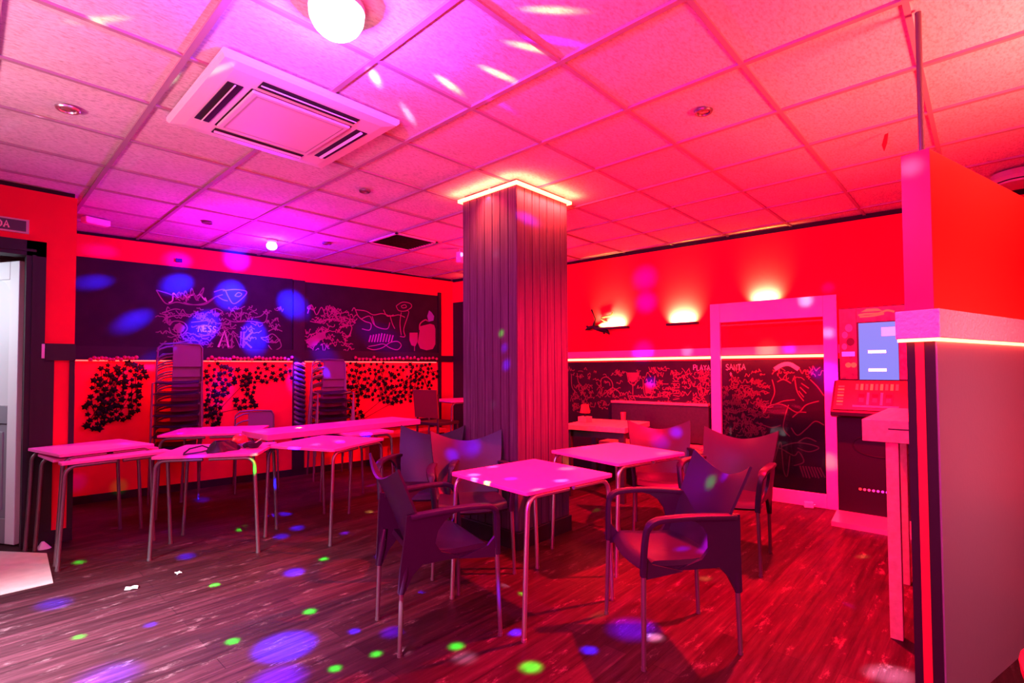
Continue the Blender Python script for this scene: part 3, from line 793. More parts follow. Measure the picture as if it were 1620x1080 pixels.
def face(dx, dy): return math.atan2(dy, dx) - PI / 2
A1 = armchair('nearest armchair on the left, seen from behind beside the front table', (1.69, 2.125), face(.95, -.31))
for lab, c, d in (('nearest armchair on the right, angled towards the front table', (2.41, 1.175), (-.77, .64)),
                  ('armchair behind the front table against the column, facing the camera', (2.39, 2.62), (-.60, -.80)),
                  ('dark armchair half hidden left of the one against the column', (2.38, 3.13), (-.80, -.60)),
                  ('armchair beyond the nearest right one, beside the framed glass panel', (3.69, 1.35), (-1, -.05)),
                  ('armchair behind the second table from the front, in front of the wooden table', (3.90, 1.95), (-.83, -.56))):
    dup(A1, (c[0], c[1], 0), face(*d), lab, 'dark resin armchairs with steel legs')

# ------------------------------------------------------------------ stacking chairs
def stack_chair(label, loc, rz, group):
    t = thing('stacking_chair', label, 'chair', loc, rz, group)
    def seat(u, v):
        x = (u - .5) * 2; return (x * .180, -.18 + .37 * v + .025 * (1 - x * x) * v, .45 - .012 * math.sin(PI * v) + .012 * x * x - .02 * max(0, (v - .85) / .15) ** 2)
    m = MB(); m.sheet(seat, 10, 10, .012); m.build('seat', M_PLASTIC, t, True, angle=55)
    def pan(u, v):
        x = -.195 + .26 * u; return (x, -.222 - .035 * v - .02 + .35 * x * x, .60 + .235 * v)
    m = MB(); m.sheet(lambda u, v: pan(1 - u, v), 8, 6, .010); m.build('back_panel', mat('plum_panel', (.14, .055, .10), .5), t, True, angle=55)
    for zz in (.64, .72, .80):
        m = MB(); m.tube([(.06, -.255, zz + .02), (.12, -.25, zz + .012), (.17, -.243, zz - .01), (.205, -.232, zz - .04)], .009, 8); m.build('back_slat', M_DSTEEL, t, True)
    m = MB(); m.tube([(-.205, -.215, .44), (-.205, -.232, .62), (-.203, -.25, .80), (-.18, -.258, .84), (0, -.265, .852), (.15, -.258, .842), (.195, -.248, .80), (.205, -.232, .62), (.205, -.215, .44)], .0095, 8); m.build('back_frame', M_DSTEEL, t, True)
    for s in (-1, 1):
        m = MB(); m.tube([(s * .205, -.19, .44), (s * .212, -.235, 0)], .0095, 8); m.build('leg', M_DSTEEL, t, True)
        m = MB(); m.tube([(s * .205, .185, .44), (s * .212, .215, 0)], .0095, 8); m.build('leg', M_DSTEEL, t, True)
        m = MB(); m.tube([(s * .196, -.19, .435), (s * .196, .185, .435)], .0085, 8); m.build('seat_rail', M_DSTEEL, t, True)
    return t


GS1 = 'chairs in the tall left stack'; GS2 = 'chairs in the stack right of the twisted garland'
fz = face(LN.x - .18, LN.y)
ORD = ['bottom', 'second', 'third', 'fourth', 'fifth', 'sixth', 'seventh', 'eighth']
base = LP(.80, 0, .40); S0 = None
for k in range(8):
    lab = ('topmost chair of the tall stack left of the garland pilaster' if k == 7 else 'bottom chair of the tall stack left of the garland pilaster' if k == 0 else ORD[k] + ' chair from the bottom of the tall stack left of the garland')
    loc = base + LN * (.021 * (k - 4)) + Vector((0, 0, .109 * k))
    if k == 0: S0 = stack_chair(lab, loc, fz, GS1)
    else: dup(S0, loc, fz, lab, GS1)
base = LP(2.40, 0, .42)
for k in range(7):
    lab = ('topmost chair of the stack right of the garland pilaster' if k == 6 else 'bottom chair of the stack right of the garland pilaster' if k == 0 else ORD[k] + ' chair from the bottom of the stack right of the garland')
    dup(S0, base + LN * (.021 * (k - 3)) + Vector((0, 0, .101 * k)), fz, lab, GS2)
dup(S0, LP(1.55, 0, .42), fz, 'single stacking chair before the ivy between the two chair stacks').pop('group', None)

# tall chair by the far table
g = thing('bar_chair', 'tall wooden chair with a solid back at the tall table in the far corner', 'chair', (4.30, 5.34, 0), face(1, .12))
m = MB(); m.box((-.2, -.2, .60), (.2, .2, .64)); m.build('seat', M_WOODD, g, bevel=.006)
m = MB(); m.sheet(lambda u, v: ((.5 - u) * .42, -.19 - .04 * v, .70 + .36 * v), 6, 4, .02); m.build('backrest', mat('dark_red_veneer', (.16, .03, .03), .4), g)
for x, y in ((-.18, -.18), (.18, -.18), (-.18, .18), (.18, .18)):
    m = MB(); m.tube([(x, y, 1.0 if y < 0 else .60), (x * 1.1, y * 1.1, 0)], .014, 8); m.build('leg', M_WOODD, g, True)
# low bench along the left wall
g = thing('wall_bench', 'low dark bench with a red seat against the wall under the dense ivy', 'bench', (0, 0, 0))
m = MB(); wall_box(LP, 3.05, 4.15, .40, .46, .03, .36, m); m.build('seat', mat('red_vinyl', (.55, .03, .04), .4), g, bevel=.01)
m = MB(); wall_box(LP, 3.05, 4.15, .50, .60, .03, .07, m); m.build('backrest', M_WOODD, g)
for s_ in (3.08, 4.06):
    m = MB(); wall_box(LP, s_, s_ + .05, 0, .40, .05, .34, m); wall_box(LP, s_, s_ + .05, .40, .52, .025, .06, m); m.build('leg', M_WOODD, g)

# ------------------------------------------------------------------ right wall furniture
g = thing('wooden_table', 'wooden table with thick orange top behind the column', 'table', (4.69, 2.98, 0), R(9))
m = MB(); m.box((-.36, -.34, .69), (.36, .34, .742)); m.build('tabletop', M_WOOD, g, bevel=.004)
for x in (-.31, .31):
    for y in (-.29, .29):
        m = MB(); m.box((x - .028, y - .028, 0), (x + .028, y + .028, .69)); m.build('leg', M_WOODD, g)
m = MB(); m.box((-.31, -.29, .62), (.31, -.27, .69)); m.box((-.31, .27, .62), (.31, .29, .69)); m.box((-.31, -.29, .62), (-.29, .29, .69)); m.build('apron', M_WOODD, g)
g = thing('table_lantern', 'little red-shaded table lamp on the wooden table beside the column', 'lamp', (4.62, 3.215, .742))
m = MB(); m.box((-.055, -.055, 0), (.055, .055, .06)); m.build('base', M_WOOD, g, bevel=.004)
m = MB(); m.tube([(0, 0, .06), (0, 0, .11)], .012, 8); m.build('stem', M_DARK, g, True)
m = MB(); m.lathe([(.055, .10), (.038, .19), (.034, .19), (.051, .10)], 18); m.build('lamp_shade', mat('red_lampshade', (.8, .08, .05), .6), g, True)
q = at_z(986, 664, .742); g = thing('tumbler', 'small orange tumbler on the far edge of the wooden table', 'cup', (q.x, q.y, .742))
m = MB(); m.lathe([(.024, 0), (.03, .085), (.026, .085), (.021, .008)], 16); m.build('cup', mat('orange_glass', (.7, .14, .08), .3), g, True)

b0, b1_ = r_px(972, 640)[0], r_px(1124, 640)[0]
g = thing('wall_bench', 'dark high-backed bench under the right chalkboard, left of the framed panel', 'bench', (0, 0, 0))
m = MB(); wall_box(RP, b0, b1_, .50, .92, .03, .07, m); wall_box(RP, b0, b1_, .91, .935, .02, .09, m, 1); m.build('backrest', [M_WOODD, M_WOOD], g)
m = MB(); wall_box(RP, b0, b1_, .44, .485, .03, .40, m); m.build('seat', M_WOOD, g, bevel=.004)
for s_ in (b0 + .02, b1_ - .08):
    m = MB(); wall_box(RP, s_, s_ + .06, 0, .44, .05, .38, m); wall_box(RP, s_, s_ + .06, .44, .52, .03, .07, m); m.build('leg', M_WOODD, g)

# sconces
for (pxa, pxb, z_, lab) in ((944, 996, 1.815, 'slim dark uplight on the red wall beside the lizard ornament'), (1057, 1106, 1.815, 'slim dark uplight on the red wall, middle of the three'), (1186, 1238, 1.975, 'slim uplight on the red wall behind the top of the framed panel')):
    sa_, sb_ = r_px(pxa, 515)[0], r_px(pxb, 515)[0]; scn = (sa_ + sb_) / 2; hw = (sb_ - sa_) / 2
    c_ = RP(scn, z_, 0); g = thing('wall_sconce', lab, 'lamp', c_, math.atan2(RD.y, RD.x), 'uplights on the right wall')
    sgn = 1 if (Matrix.Rotation(math.atan2(RD.y, RD.x), 3, 'Z') @ Vector((0, 1, 0))).dot(RN) > 0 else -1
    m = MB(); m.box((-hw, 0, -.012), (hw, sgn * .07, 0)); m.box((-hw, sgn * .062, 0), (hw, sgn * .07, .014)); m.box((-hw, 0, 0), (-hw + .008, sgn * .07, .014)); m.box((hw - .008, 0, 0), (hw, sgn * .07, .014))
    m.build('tray', M_DARK, g)
    m = MB(); m.tube([(-hw * .7, sgn * .03, .006), (hw * .7, sgn * .03, .006)], .006, 8); m.build('bulb', mat('warm_tube', (1, .6, .3), .5, emit=(1, .30, .08), es=30), g, True)
    L = bpy.data.lights.new('sconce_glow', 'AREA'); L.shape = 'RECTANGLE'; L.size = hw * 1.3; L.size_y = .03; L.energy = 62; L.color = (1, .92, .11); L.spread = R(112)
    lo = bpy.data.objects.new('sconce_glow', L); C.objects.link(lo); lo.location = RP(scn, z_ + .025, .066)
    lo.rotation_euler = (RP(scn, z_ + .070, 0) - RP(scn, z_ + .025, .066)).to_track_quat('-Z', 'Y').to_euler()

# lizard
mb = MB()
def rp(px, py, off): return RP(*r_px(px, py), off)
mb.tube([rp(928, 522, .03), rp(934, 519, .03), rp(940, 517, .03), rp(947, 519, .03), rp(955, 522, .03), rp(962, 524, .03), rp(966, 529, .03)], [.006, .024, .020, .034, .030, .020, .005], 10)
mb.tube([rp(941, 515, .03), rp(944, 505, .03), rp(941, 497, .035), rp(938, 490, .035)], [.018, .010, .008, .012], 8)
mb.tube(smooth_line3([rp(948, 515, .03), rp(956, 512, .035), rp(963, 510, .035), rp(957, 507, .035), rp(953, 503, .03), rp(960, 501, .03), rp(968, 499, .03), rp(971, 493, .03)]), .011, 8)
mb.tube([rp(934, 519, .03), rp(930, 516, .03)], .012, 8); mb.tube([rp(955, 522, .03), rp(958, 528, .03)], .012, 8)
mb.tube([RP(*r_px(945, 518), 0), rp(945, 518, .03)], .012, 8)
tag(mb.build('lizard_ornament', M_DARK, None, True), 'dark lizard ornament with a curled tail on the red wall', 'ornament')

# framed glass panel
f0, f1, f2, f3 = (r_px(x, 560)[0] for x in (1128, 1143, 1305, 1327))
g = thing('framed_glass_panel', 'big white-framed glass panel standing against the chalkboard wall', 'glass panel')
m = MB(); wall_box(RP, f0, f1, .0, 2.0, .035, .085, m); m.build('stile', M_PAINTW, g, bevel=.004)
m = MB(); wall_box(RP, f2, f3, .0, 2.0, .035, .085, m); m.build('stile', M_PAINTW, g, bevel=.004)
m = MB(); wall_box(RP, f1, f2, 1.80, 2.0, .037, .083, m); m.build('top_rail', M_PAINTW, g, bevel=.004)
m = MB(); wall_box(RP, f1, f2, 0, .13, .037, .083, m); m.build('bottom_rail', M_PAINTW, g, bevel=.004)
m = MB(); wall_box(RP, f1, f2, .13, 1.80, .058, .062, m); m.build('pane', M_GLASS, g)
m = MB(); m.tube([RP(f1, 1.768, .05), RP(f2, 1.768, .05)], .009, 8); m.build('rod', M_STEEL, g, True)
q = r_px(1283, 790); p_ = RP(q[0], 0, .13)
g = thing('plug_adapter', 'small pale box lying on the floor before the framed panel', 'adapter', p_, .3)
m = MB(); m.box((-.03, -.04, 0), (.03, .04, .055)); m.build('housing', M_WHITEPL, g, bevel=.008)
m = MB(); m.tube([(-.01, -.055, .03), (-.01, -.038, .03)], .004, 6); m.tube([(.01, -.055, .03), (.01, -.038, .03)], .004, 6); m.build('pins', M_STEEL, g)

# ------------------------------------------------------------------ slot machine (local: x from the wall face outward is -x)
g = thing('slot_machine', 'slot machine with a lit blue screen against the right wall', 'slot machine')
y0, y1 = .975, .33
M_CAB = mat('black_cabinet', (.010, .004, .007), .4, spec=.25); M_ART = mat('dark_red_glass_art', (.14, .008, .012), .3, mottle=(24, (.03, .004, .008)), emit=(.6, .02, .02), es=.12)
m = MB(); m.box((5.20, y1, .06), (5.545, y0, .91)); m.build('lower_cabinet', M_CAB, g, bevel=.006)
m = MB(); m.prism([Vector((4.965, y1 - .02, .0)), Vector((4.965, y1 - .02, .038)), Vector((5.20, y1 - .02, .085)), Vector((5.545, y1 - .02, .085)), Vector((5.545, y1 - .02, 0))], (0, y0 + .03 - y1, 0)); m.build('plinth', mat('polished_plinth', (.6, .45, .48), .25, .5), g)
m = MB(); m.prism([Vector((5.02, y1, .915)), Vector((5.02, y1, .945)), Vector((5.20, y1, 1.205)), Vector((5.545, y1, 1.205)), Vector((5.545, y1, .90)), Vector((5.06, y1, .90))], (0, y0 - y1 + .01, 0)); m.build('console', M_CAB, g, bevel=.004)
m = MB(); m.box((5.22, y1, 1.205), (5.545, y0 - .03, 1.835)); m.build('upper_cabinet', M_CAB, g, bevel=.006)
yc = lambda px, x=5.2: (lambda d: d.y * x / d.x)(ray(px, 560))
ys0, ys1 = .800, .530
m = MB(); m.box((5.212, ys1, 1.215), (5.221, ys0, 1.695)); sc = m.build('screen', mat('blue_screen', (.004, .004, .008), .4, spec=.05, emit=(.22, .26, .95), es=1.0), g)
m = MB()
for z_ in (1.45, 1.297):
    m.box((5.209, .612, z_ - .012), (5.2125, .735, z_ + .012))
m.build('white_bars', mat('white_screen_glow', (1, 1, 1), .4, emit=(1, .97, 1), es=1.6), sc)
m = MB(); m.box((5.2095, .532, 1.58), (5.2118, .64, 1.65)); m.build('highlight', mat('pale_screen_glow', (.5, .5, .8), .4, emit=(.34, .36, 1.0), es=1.0), sc)
m = MB(); m.box((5.213, .815, 1.22), (5.221, .940, 1.825)); sp = m.build('side_picture', mat('dark_picture', (.04, .006, .014), .35, mottle=(18, (.20, .02, .03))), g)
m = MB()                                            # loose shapes printed on the side picture
for (yy, zz, ry, rz_, mi) in ((.87, 1.66, .028, .035, 0), (.90, 1.60, .022, .03, 0), (.86, 1.54, .03, .035, 1), (.905, 1.50, .02, .028, 0), (.88, 1.34, .022, .022, 2), (.84, 1.34, .022, .022, 2)):
    m.prism([Vector((5.2125, yy + ry * math.cos(k / 12 * 2 * PI), zz + rz_ * math.sin(k / 12 * 2 * PI))) for k in range(12)], (-.002, 0, 0), mi)
m.box((5.2105, .83, 1.415), (5.2125, .925, 1.455), 3)
m.build('print', [mat('pink_print', (.75, .22, .24), .5), M_BLACK, mat('orange_print', (.8, .22, .05), .5, emit=(1, .2, .03), es=.4), mat('violet_print', (.35, .2, .9), .5, emit=(.3, .15, 1), es=.5)], sp)
m = MB(); m.box((5.213, y1 + .01, 1.705), (5.221, .812, 1.825)); mq = m.build('marquee', mat('red_marquee', (.16, .008, .02), .35, mottle=(14, (.4, .05, .04))), g)
m = MB()
for pl in ([(.80, 1.765), (.74, 1.772), (.66, 1.77), (.60, 1.79), (.55, 1.775)], [(.79, 1.75), (.70, 1.752), (.62, 1.765)]):
    ribbon(m, lambda s_, z_, off: Vector((5.213 - off, s_, z_)), smooth_line(pl), .016, .001)
m.prism([Vector((5.2128, yy, zz)) for yy, zz in ((.78, 1.79), (.74, 1.815), (.66, 1.812), (.63, 1.79))], (-.001, 0, 0))
m.build('lettering', mat('orange_print', (.8, .22, .05), .5), mq)
m = MB(); m.box((5.214, y1 + .01, 1.22), (5.221, ys1 - .006, 1.70)); m.build('side_picture', mat('red_art', (.20, .012, .016), .35, mottle=(20, (.5, .10, .06))), g)
# sloping reel board on the console
Mr = Matrix.Translation(Vector((5.02, 0, .948))) @ Matrix.Rotation(-math.atan2(.26, .18), 4, 'Y')      # local x runs up the slope, z out of it
m = MB(); m.box((.02, y1 + .01, .002), (.31, y0 - .01, .008), 0, Mr); rb = m.build('reel_board', M_ART, g)
for i in range(3):
    ya = .80 - i * .092
    m = MB(); m.box((.07, ya - .058, .008), (.19, ya, .011), 0, Mr); m.box((.095, ya - .045, .011), (.135, ya - .012, .012), 1, Mr); m.box((.145, ya - .05, .011), (.175, ya - .008, .012), 2, Mr); m.build('reel_window', [mat('dark_reel', (.12, .01, .015), .3), mat('red_print', (.7, .08, .08), .5), M_CAB], rb)
m = MB(); m.box((.045, .52, .008), (.065, .83, .012), 0, Mr)
for i in range(2): m.box((.07, .718 - i * .092, .008), (.19, .736 - i * .092, .012), 0, Mr)
m.build('reel_frame', mat('pink_print', (.75, .22, .24), .5), rb)
m = MB()
for i in range(9):
    m.box((.215 + .0 * i, .82 - i * .034, .008), (.275, .80 - i * .034, .011), i % 2, Mr)
for i in range(7):
    m.box((.06 + i * .03, .90, .008), (.075 + i * .03, .945, .011), i % 2, Mr); m.box((.06 + i * .03, .40, .008), (.075 + i * .03, .46, .011), i % 2, Mr)
m.build('prize_table', [mat('red_lit_print', (.7, .05, .05), .5, emit=(1, .05, .04), es=.5), mat('orange_print', (.8, .22, .05), .5)], rb)
for i in range(5):
    m = MB(); m.lathe([(.014, 0), (.014, .01), (.009, .014), (.002, .014)], 12, (5.05, .82 - i * .05, .945)); m.build('button', mat('violet_button', (.4, .15, .5), .35), g, True)
for i in range(9):                                  # row of small lights on the lower door
    t_ = i / 8; m = MB(); m.tube([(5.194, .812 - i * .031, .290), (5.201, .812 - i * .031, .290)], .0105, 10)
    colr = (1 - .8 * t_, .05, .05 + .95 * t_); m.build('indicator_light', mat('indicator_%d' % i, colr, .4, emit=colr, es=.9), g)
m = MB(); m.tube(smooth_line3([Vector((5.198, .66 + .2 * math.cos(k / 16 * 2 * PI), .66 + .09 * math.sin(k / 16 * 2 * PI))) for k in range(17)], 2), .005, 6); m.build('coin_tray_rim', M_CAB, g, True)

# ------------------------------------------------------------------ ceiling fittings
ca = [at_z(*p, CEIL - .03) for p in ((356, 86), (263, 203), (510, 262), (637, 195))]
acx = sum(p.x for p in ca) / 4; acy = sum(p.y for p in ca) / 4
g = thing('ceiling_air_conditioner', 'square white air conditioner cassette set in the ceiling', 'air conditioner', (acx, acy, CEIL))
HW = .455
m = MB()
def ring(h0, z0, h1, z1, mi=0):
    for k in range(4):
        a = k * PI / 2; Mz = Matrix.Rotation(a, 3, 'Z')
        vs = [Mz @ Vector(p) for p in ((-h0, -h0, z0), (h0, -h0, z0), (h1, -h1, z1), (-h1, -h1, z1))]
        m.add(vs, [(0, 1, 2, 3)], mi)
ring(HW, .0, HW, -.022); ring(HW, -.022, HW - .012, -.034); ring(HW - .012, -.034, HW - .07, -.040); ring(HW - .07, -.040, .27, -.040)
m.build('casing', M_WHITEPL, g)
m = MB(); m.box((-.262, -.262, -.052), (.262, .262, -.036)); gr = m.build('intake_panel', mat('white_grille', (.74, .64, .66), .5), g, bevel=.008)
m = MB(); ring(.236, -.0525, .230, -.054); m.build('panel_seam', mat('grey_seam', (.4, .33, .36), .6), gr)
for k in range(4):
    a = k * PI / 2; Mz = Matrix.Rotation(a, 4, 'Z')
    m = MB(); m.box((-.255, -.372, -.0435), (.255, -.302, -.0402), 0, Mz); sl = m.build('outlet_slot', M_BLACK, g)
    m = MB(); m.box((-.25, -.008, -.003), (.25, .008, .003), 0, Mz @ Matrix.Translation((0, -.338, -.047)) @ Matrix.Rotation(.5 if k != 3 else 1.0, 4, 'X')); m.build('louvre', M_WHITEPL, sl)

vc = [at_z(*p, CEIL) for p in ((596, 382), (627, 370), (681, 382), (644, 393))]
vx = sum(p.x for p in vc) / 4; vy = sum(p.y for p in vc) / 4
g = thing('ceiling_vent', 'dark square ventilation grille in the ceiling before the column', 'vent', (vx, vy, CEIL))
m = MB(); h_ = .27
for k in range(4): m.box((-h_, -h_, -.012), (h_, -h_ + .025, 0), 0, Matrix.Rotation(k * PI / 2, 4, 'Z'))
m.build('frame', M_WHITEPL, g)
m = MB(); m.box((-h_ + .02, -h_ + .02, -.003), (h_ - .02, h_ - .02, 0)); m.build('backing', M_BLACK, g)
for i in range(11):
    m = MB(); m.box((-h_ + .025, -.014, -.001), (h_ - .025, .014, .001), 0, Matrix.Translation((0, -.225 + .045 * i, -.008)) @ Matrix.Rotation(.5, 4, 'X')); m.build('slat', M_DARK, g)

DLG = 'recessed ceiling spotlights'
for (px, py, lab, r_, mm) in ((107, 172, 'pale recessed ceiling spotlight left of the air conditioner', .055, M_STEEL), (1113, 176, 'dark red recessed ceiling spotlight right of the column', .05, M_DSTEEL),
                       (577, 302, 'recessed ceiling spotlight between air conditioner and column', .045, M_DSTEEL), (517, 385, 'recessed ceiling spotlight left of the square vent', .05, M_DSTEEL), (328, 352, 'recessed ceiling spotlight before the long chalkboard', .05, M_DSTEEL)):
    p = at_z(px, py, CEIL); g = thing('ceiling_spotlight', lab, 'ceiling light', (p.x, p.y, CEIL), 0, DLG)
    m = MB(); m.lathe([(r_ * .62, -.002), (r_ * .68, -.010), (r_ * .9, -.010), (r_, -.002), (r_, 0), (r_ * .62, 0)], 22); m.build('ring', mm, g, True)
    m = MB(); m.lathe([(.002, -.004), (r_ * .5, -.006), (r_ * .62, -.002), (r_ * .62, 0)], 16); m.build('lens', mat('unlit_lens', (.25, .10, .12), .15), g, True)
p = at_z(152, 346, CEIL); g = thing('emergency_light', 'small white emergency light on the ceiling by the doorway wall', 'emergency light', (p.x, p.y, CEIL), .3)
m = MB(); m.box((-.10, -.045, -.055), (.10, .045, 0)); m.build('housing', M_WHITEPL, g, bevel=.008)
m = MB(); m.box((-.085, -.035, -.06), (.085, .035, -.054)); m.build('diffuser', mat('frosted_diffuser', (.85, .6, .7), .4), g)
p = at_z(727, 394, CEIL); g = thing('hanging_projector', 'small white lamp box hanging from the ceiling left of the column', 'lamp', (p.x, p.y, CEIL), .4)
m = MB(); m.box((-.035, -.03, -.16), (.035, .03, -.035)); m.build('housing', M_WHITEPL, g, bevel=.006)
m = MB(); m.tube([(0, 0, -.04), (0, 0, 0)], .012, 8); m.build('bracket', M_STEEL, g)
m = MB(); m.tube([(-.02, -.03, -.07), (-.02, -.045, -.07)], .022, 14); m.build('lens', mat('blue_lens', (.5, .5, .9), .2, emit=(.35, .35, 1), es=2), g)
p = at_z(1401, 212, CEIL); g = thing('paper_tag', 'small dark red tag hanging from the ceiling near the partition', 'tag', (p.x, p.y, CEIL), .8)
m = MB(); m.prism([Vector((-.022, 0, -.004)), Vector((.004, 0, 0)), Vector((.028, 0, -.055)), Vector((.012, 0, -.10)), Vector((-.012, 0, -.06))], (0, .003, 0)); m.build('tag', mat('dark_red_card', (.35, .01, .03), .6), g)
p = at_z(1612, 278, CEIL - .03); g = thing('ceiling_fan_unit', 'grey round fitting on the ceiling behind the red partition', 'ceiling fitting', (p.x, p.y, CEIL))
m = MB(); m.lathe([(.10, 0), (.155, -.01), (.16, -.05), (.14, -.075), (.135, -.095), (.02, -.10)], 28); m.build('body', mat('grey_metal', (.42, .36, .37), .4), g, True)
m = MB(); m.lathe([(.141, -.074), (.146, -.078), (.141, -.082)], 28); m.build('groove', M_BLACK, g)
# small light over the dark passage in the far corner
p = RP(-1.72, 2.60, .05); m = MB(); m.box((-.02, -.09, -.015), (.02, .09, .015)); o = m.build('wall_light', M_LED); o.location = p; tag(o, 'short glowing bar above the dark passage in the far corner', 'lamp')
p = LP(*l_px(283, 412), .0); g = thing('junction_box', 'tiny dark box on the red strip above the long chalkboard', 'box', p, math.atan2(LD.y, LD.x))
m = MB(); m.box((-.03, -.02, -.02), (.03, 0, .02)); m.build('housing', M_DARK, g)

# litter on the floor
for (px, py, w, lab) in ((208, 931, .05, 'white paper scrap on the floor at the left'), (968, 843, .05, 'pale crumpled scrap on the floor right of the column'), (282, 907, .03, 'small pink scrap on the floor below the cluttered table')):
    p = at_z(px, py, 0); m = MB(); m.sheet(lambda u, v: ((u - .5) * w * 1.3, (v - .5) * w, .004 + .006 * math.sin(5 * u + 3 * v) ** 2), 5, 4, .001)
    o = m.build('paper_scrap', mat('white_paper', (.8, .76, .76), .8)); o.location = (p.x, p.y, 0); o.rotation_euler = (0, 0, rnd.uniform(0, 3)); tag(o, lab, 'paper')
p = at_z(67, 868, 0); g = thing('crumpled_tissue', 'crumpled white tissue by the table leg before the doorway', 'paper', (p.x, p.y, 0))
m = MB(); m.sheet(lambda u, v: (.045 * math.cos(2 * PI * u) * (1 - .8 * v) * (1 + .25 * math.sin(9 * u)), .045 * math.sin(2 * PI * u) * (1 - .8 * v) * (1 + .2 * math.sin(7 * u + 1)), .05 * v + .003), 20, 5, .002); m.build('tissue', mat('white_paper', (.8, .76, .76), .8), g, True)

# stool whose red seat just enters the frame at the lower right
p = at_z(1905, 1108, .75)
g = thing('bar_stool', 'red padded stool seat peeking in at the lower right corner', 'stool', (p.x, p.y, 0))
m = MB(); m.lathe([(.01, .69), (.20, .69), (.222, .71), (.225, .735), (.208, .755), (.01, .76)], 32); m.build('seat', mat('red_vinyl', (.55, .03, .04), .4), g, True)
for k in range(4):
    a = k * PI / 2 + .4; m = MB(); m.tube([(.09 * math.cos(a), .09 * math.sin(a), .69), (.17 * math.cos(a), .17 * math.sin(a), 0)], .012, 8); m.build('leg', M_DSTEEL, g, True)

# ------------------------------------------------------------------ party lamps
p1 = at_z(533, 6, CEIL); LAMP1 = Vector((p1.x, p1.y, CEIL - .165))
g = thing('disco_lamp', 'big glowing white disco dome on the ceiling above the air conditioner', 'lamp', (p1.x, p1.y, CEIL))
m = MB(); m.lathe([(.09, 0), (.105, -.01), (.105, -.03), (.02, -.032)], 28); m.build('base', M_WHITEPL, g, True)
m = MB(); prof = [(.100, -.030)] + [(.104 * math.cos(k / 9 * PI / 2 * .98), -.034 - .10 * math.sin(k / 9 * PI / 2 * .98)) for k in range(10)]; m.lathe(prof, 20); m.build('dome', mat('glowing_dome', (1, 1, 1), .3, emit=(.82, .86, 1), es=3.5), g, True)
p2 = at_z(430, 380, CEIL); LAMP2 = Vector((p2.x, p2.y, CEIL - .13))
g = thing('disco_lamp', 'small blue-white disco bulb on the ceiling before the long chalkboard', 'lamp', (p2.x, p2.y, CEIL))
m = MB(); m.lathe([(.05, 0), (.055, -.01), (.04, -.03), (.01, -.03)], 20); m.build('base', M_WHITEPL, g, True)
m = MB(); m.lathe([(.03, -.03)] + [(.055 * math.sin(.6 + k / 8 * (PI - .6)), -.062 + .045 * math.cos(.6 + k / 8 * (PI - .6))) for k in range(9)], 20); m.build('bulb', mat('glowing_bulb', (1, 1, 1), .3, emit=(.75, .75, 1), es=6), g, True)


def gobo(name, loc, energy, base, dots, radius=.015):
    L = bpy.data.lights.new(name, 'POINT'); L.energy = energy; L.shadow_soft_size = radius; L.use_nodes = True
    nt = L.node_tree; em = nt.nodes['Emission']; geo = nt.nodes.new('ShaderNodeNewGeometry')
    acc = None
    vec = geo.outputs['Incoming']
    for (tgt, rw, col, k) in dots:
        d = Vector(tgt) - loc; dist = d.length; d.normalize(); r = rw / dist
        dn = nt.nodes.new('ShaderNodeVectorMath'); dn.operation = 'DISTANCE'; nt.links.new(vec, dn.inputs[0]); dn.inputs[1].default_value = d
        mr = nt.nodes.new('ShaderNodeMapRange'); mr.interpolation_type = 'SMOOTHSTEP'; nt.links.new(dn.outputs['Value'], mr.inputs[0])
        mr.inputs[1].default_value = r * 1.45; mr.inputs[2].default_value = r * .25; mr.inputs[3].default_value = 0; mr.inputs[4].default_value = 1
        sc = nt.nodes.new('ShaderNodeVectorMath'); sc.operation = 'SCALE'; sc.inputs[0].default_value = Vector(col) * k
        nt.links.new(mr.outputs[0], sc.inputs['Scale'])
        ad = nt.nodes.new('ShaderNodeVectorMath'); ad.operation = 'ADD'
        if acc is None: ad.inputs[0].default_value = Vector(base)
        else: nt.links.new(acc, ad.inputs[0])
        nt.links.new(sc.outputs[0], ad.inputs[1]); acc = ad.outputs[0]
    nt.links.new(acc, em.inputs['Color'])
    o = bpy.data.objects.new(name, L); C.objects.link(o); o.location = loc; return o


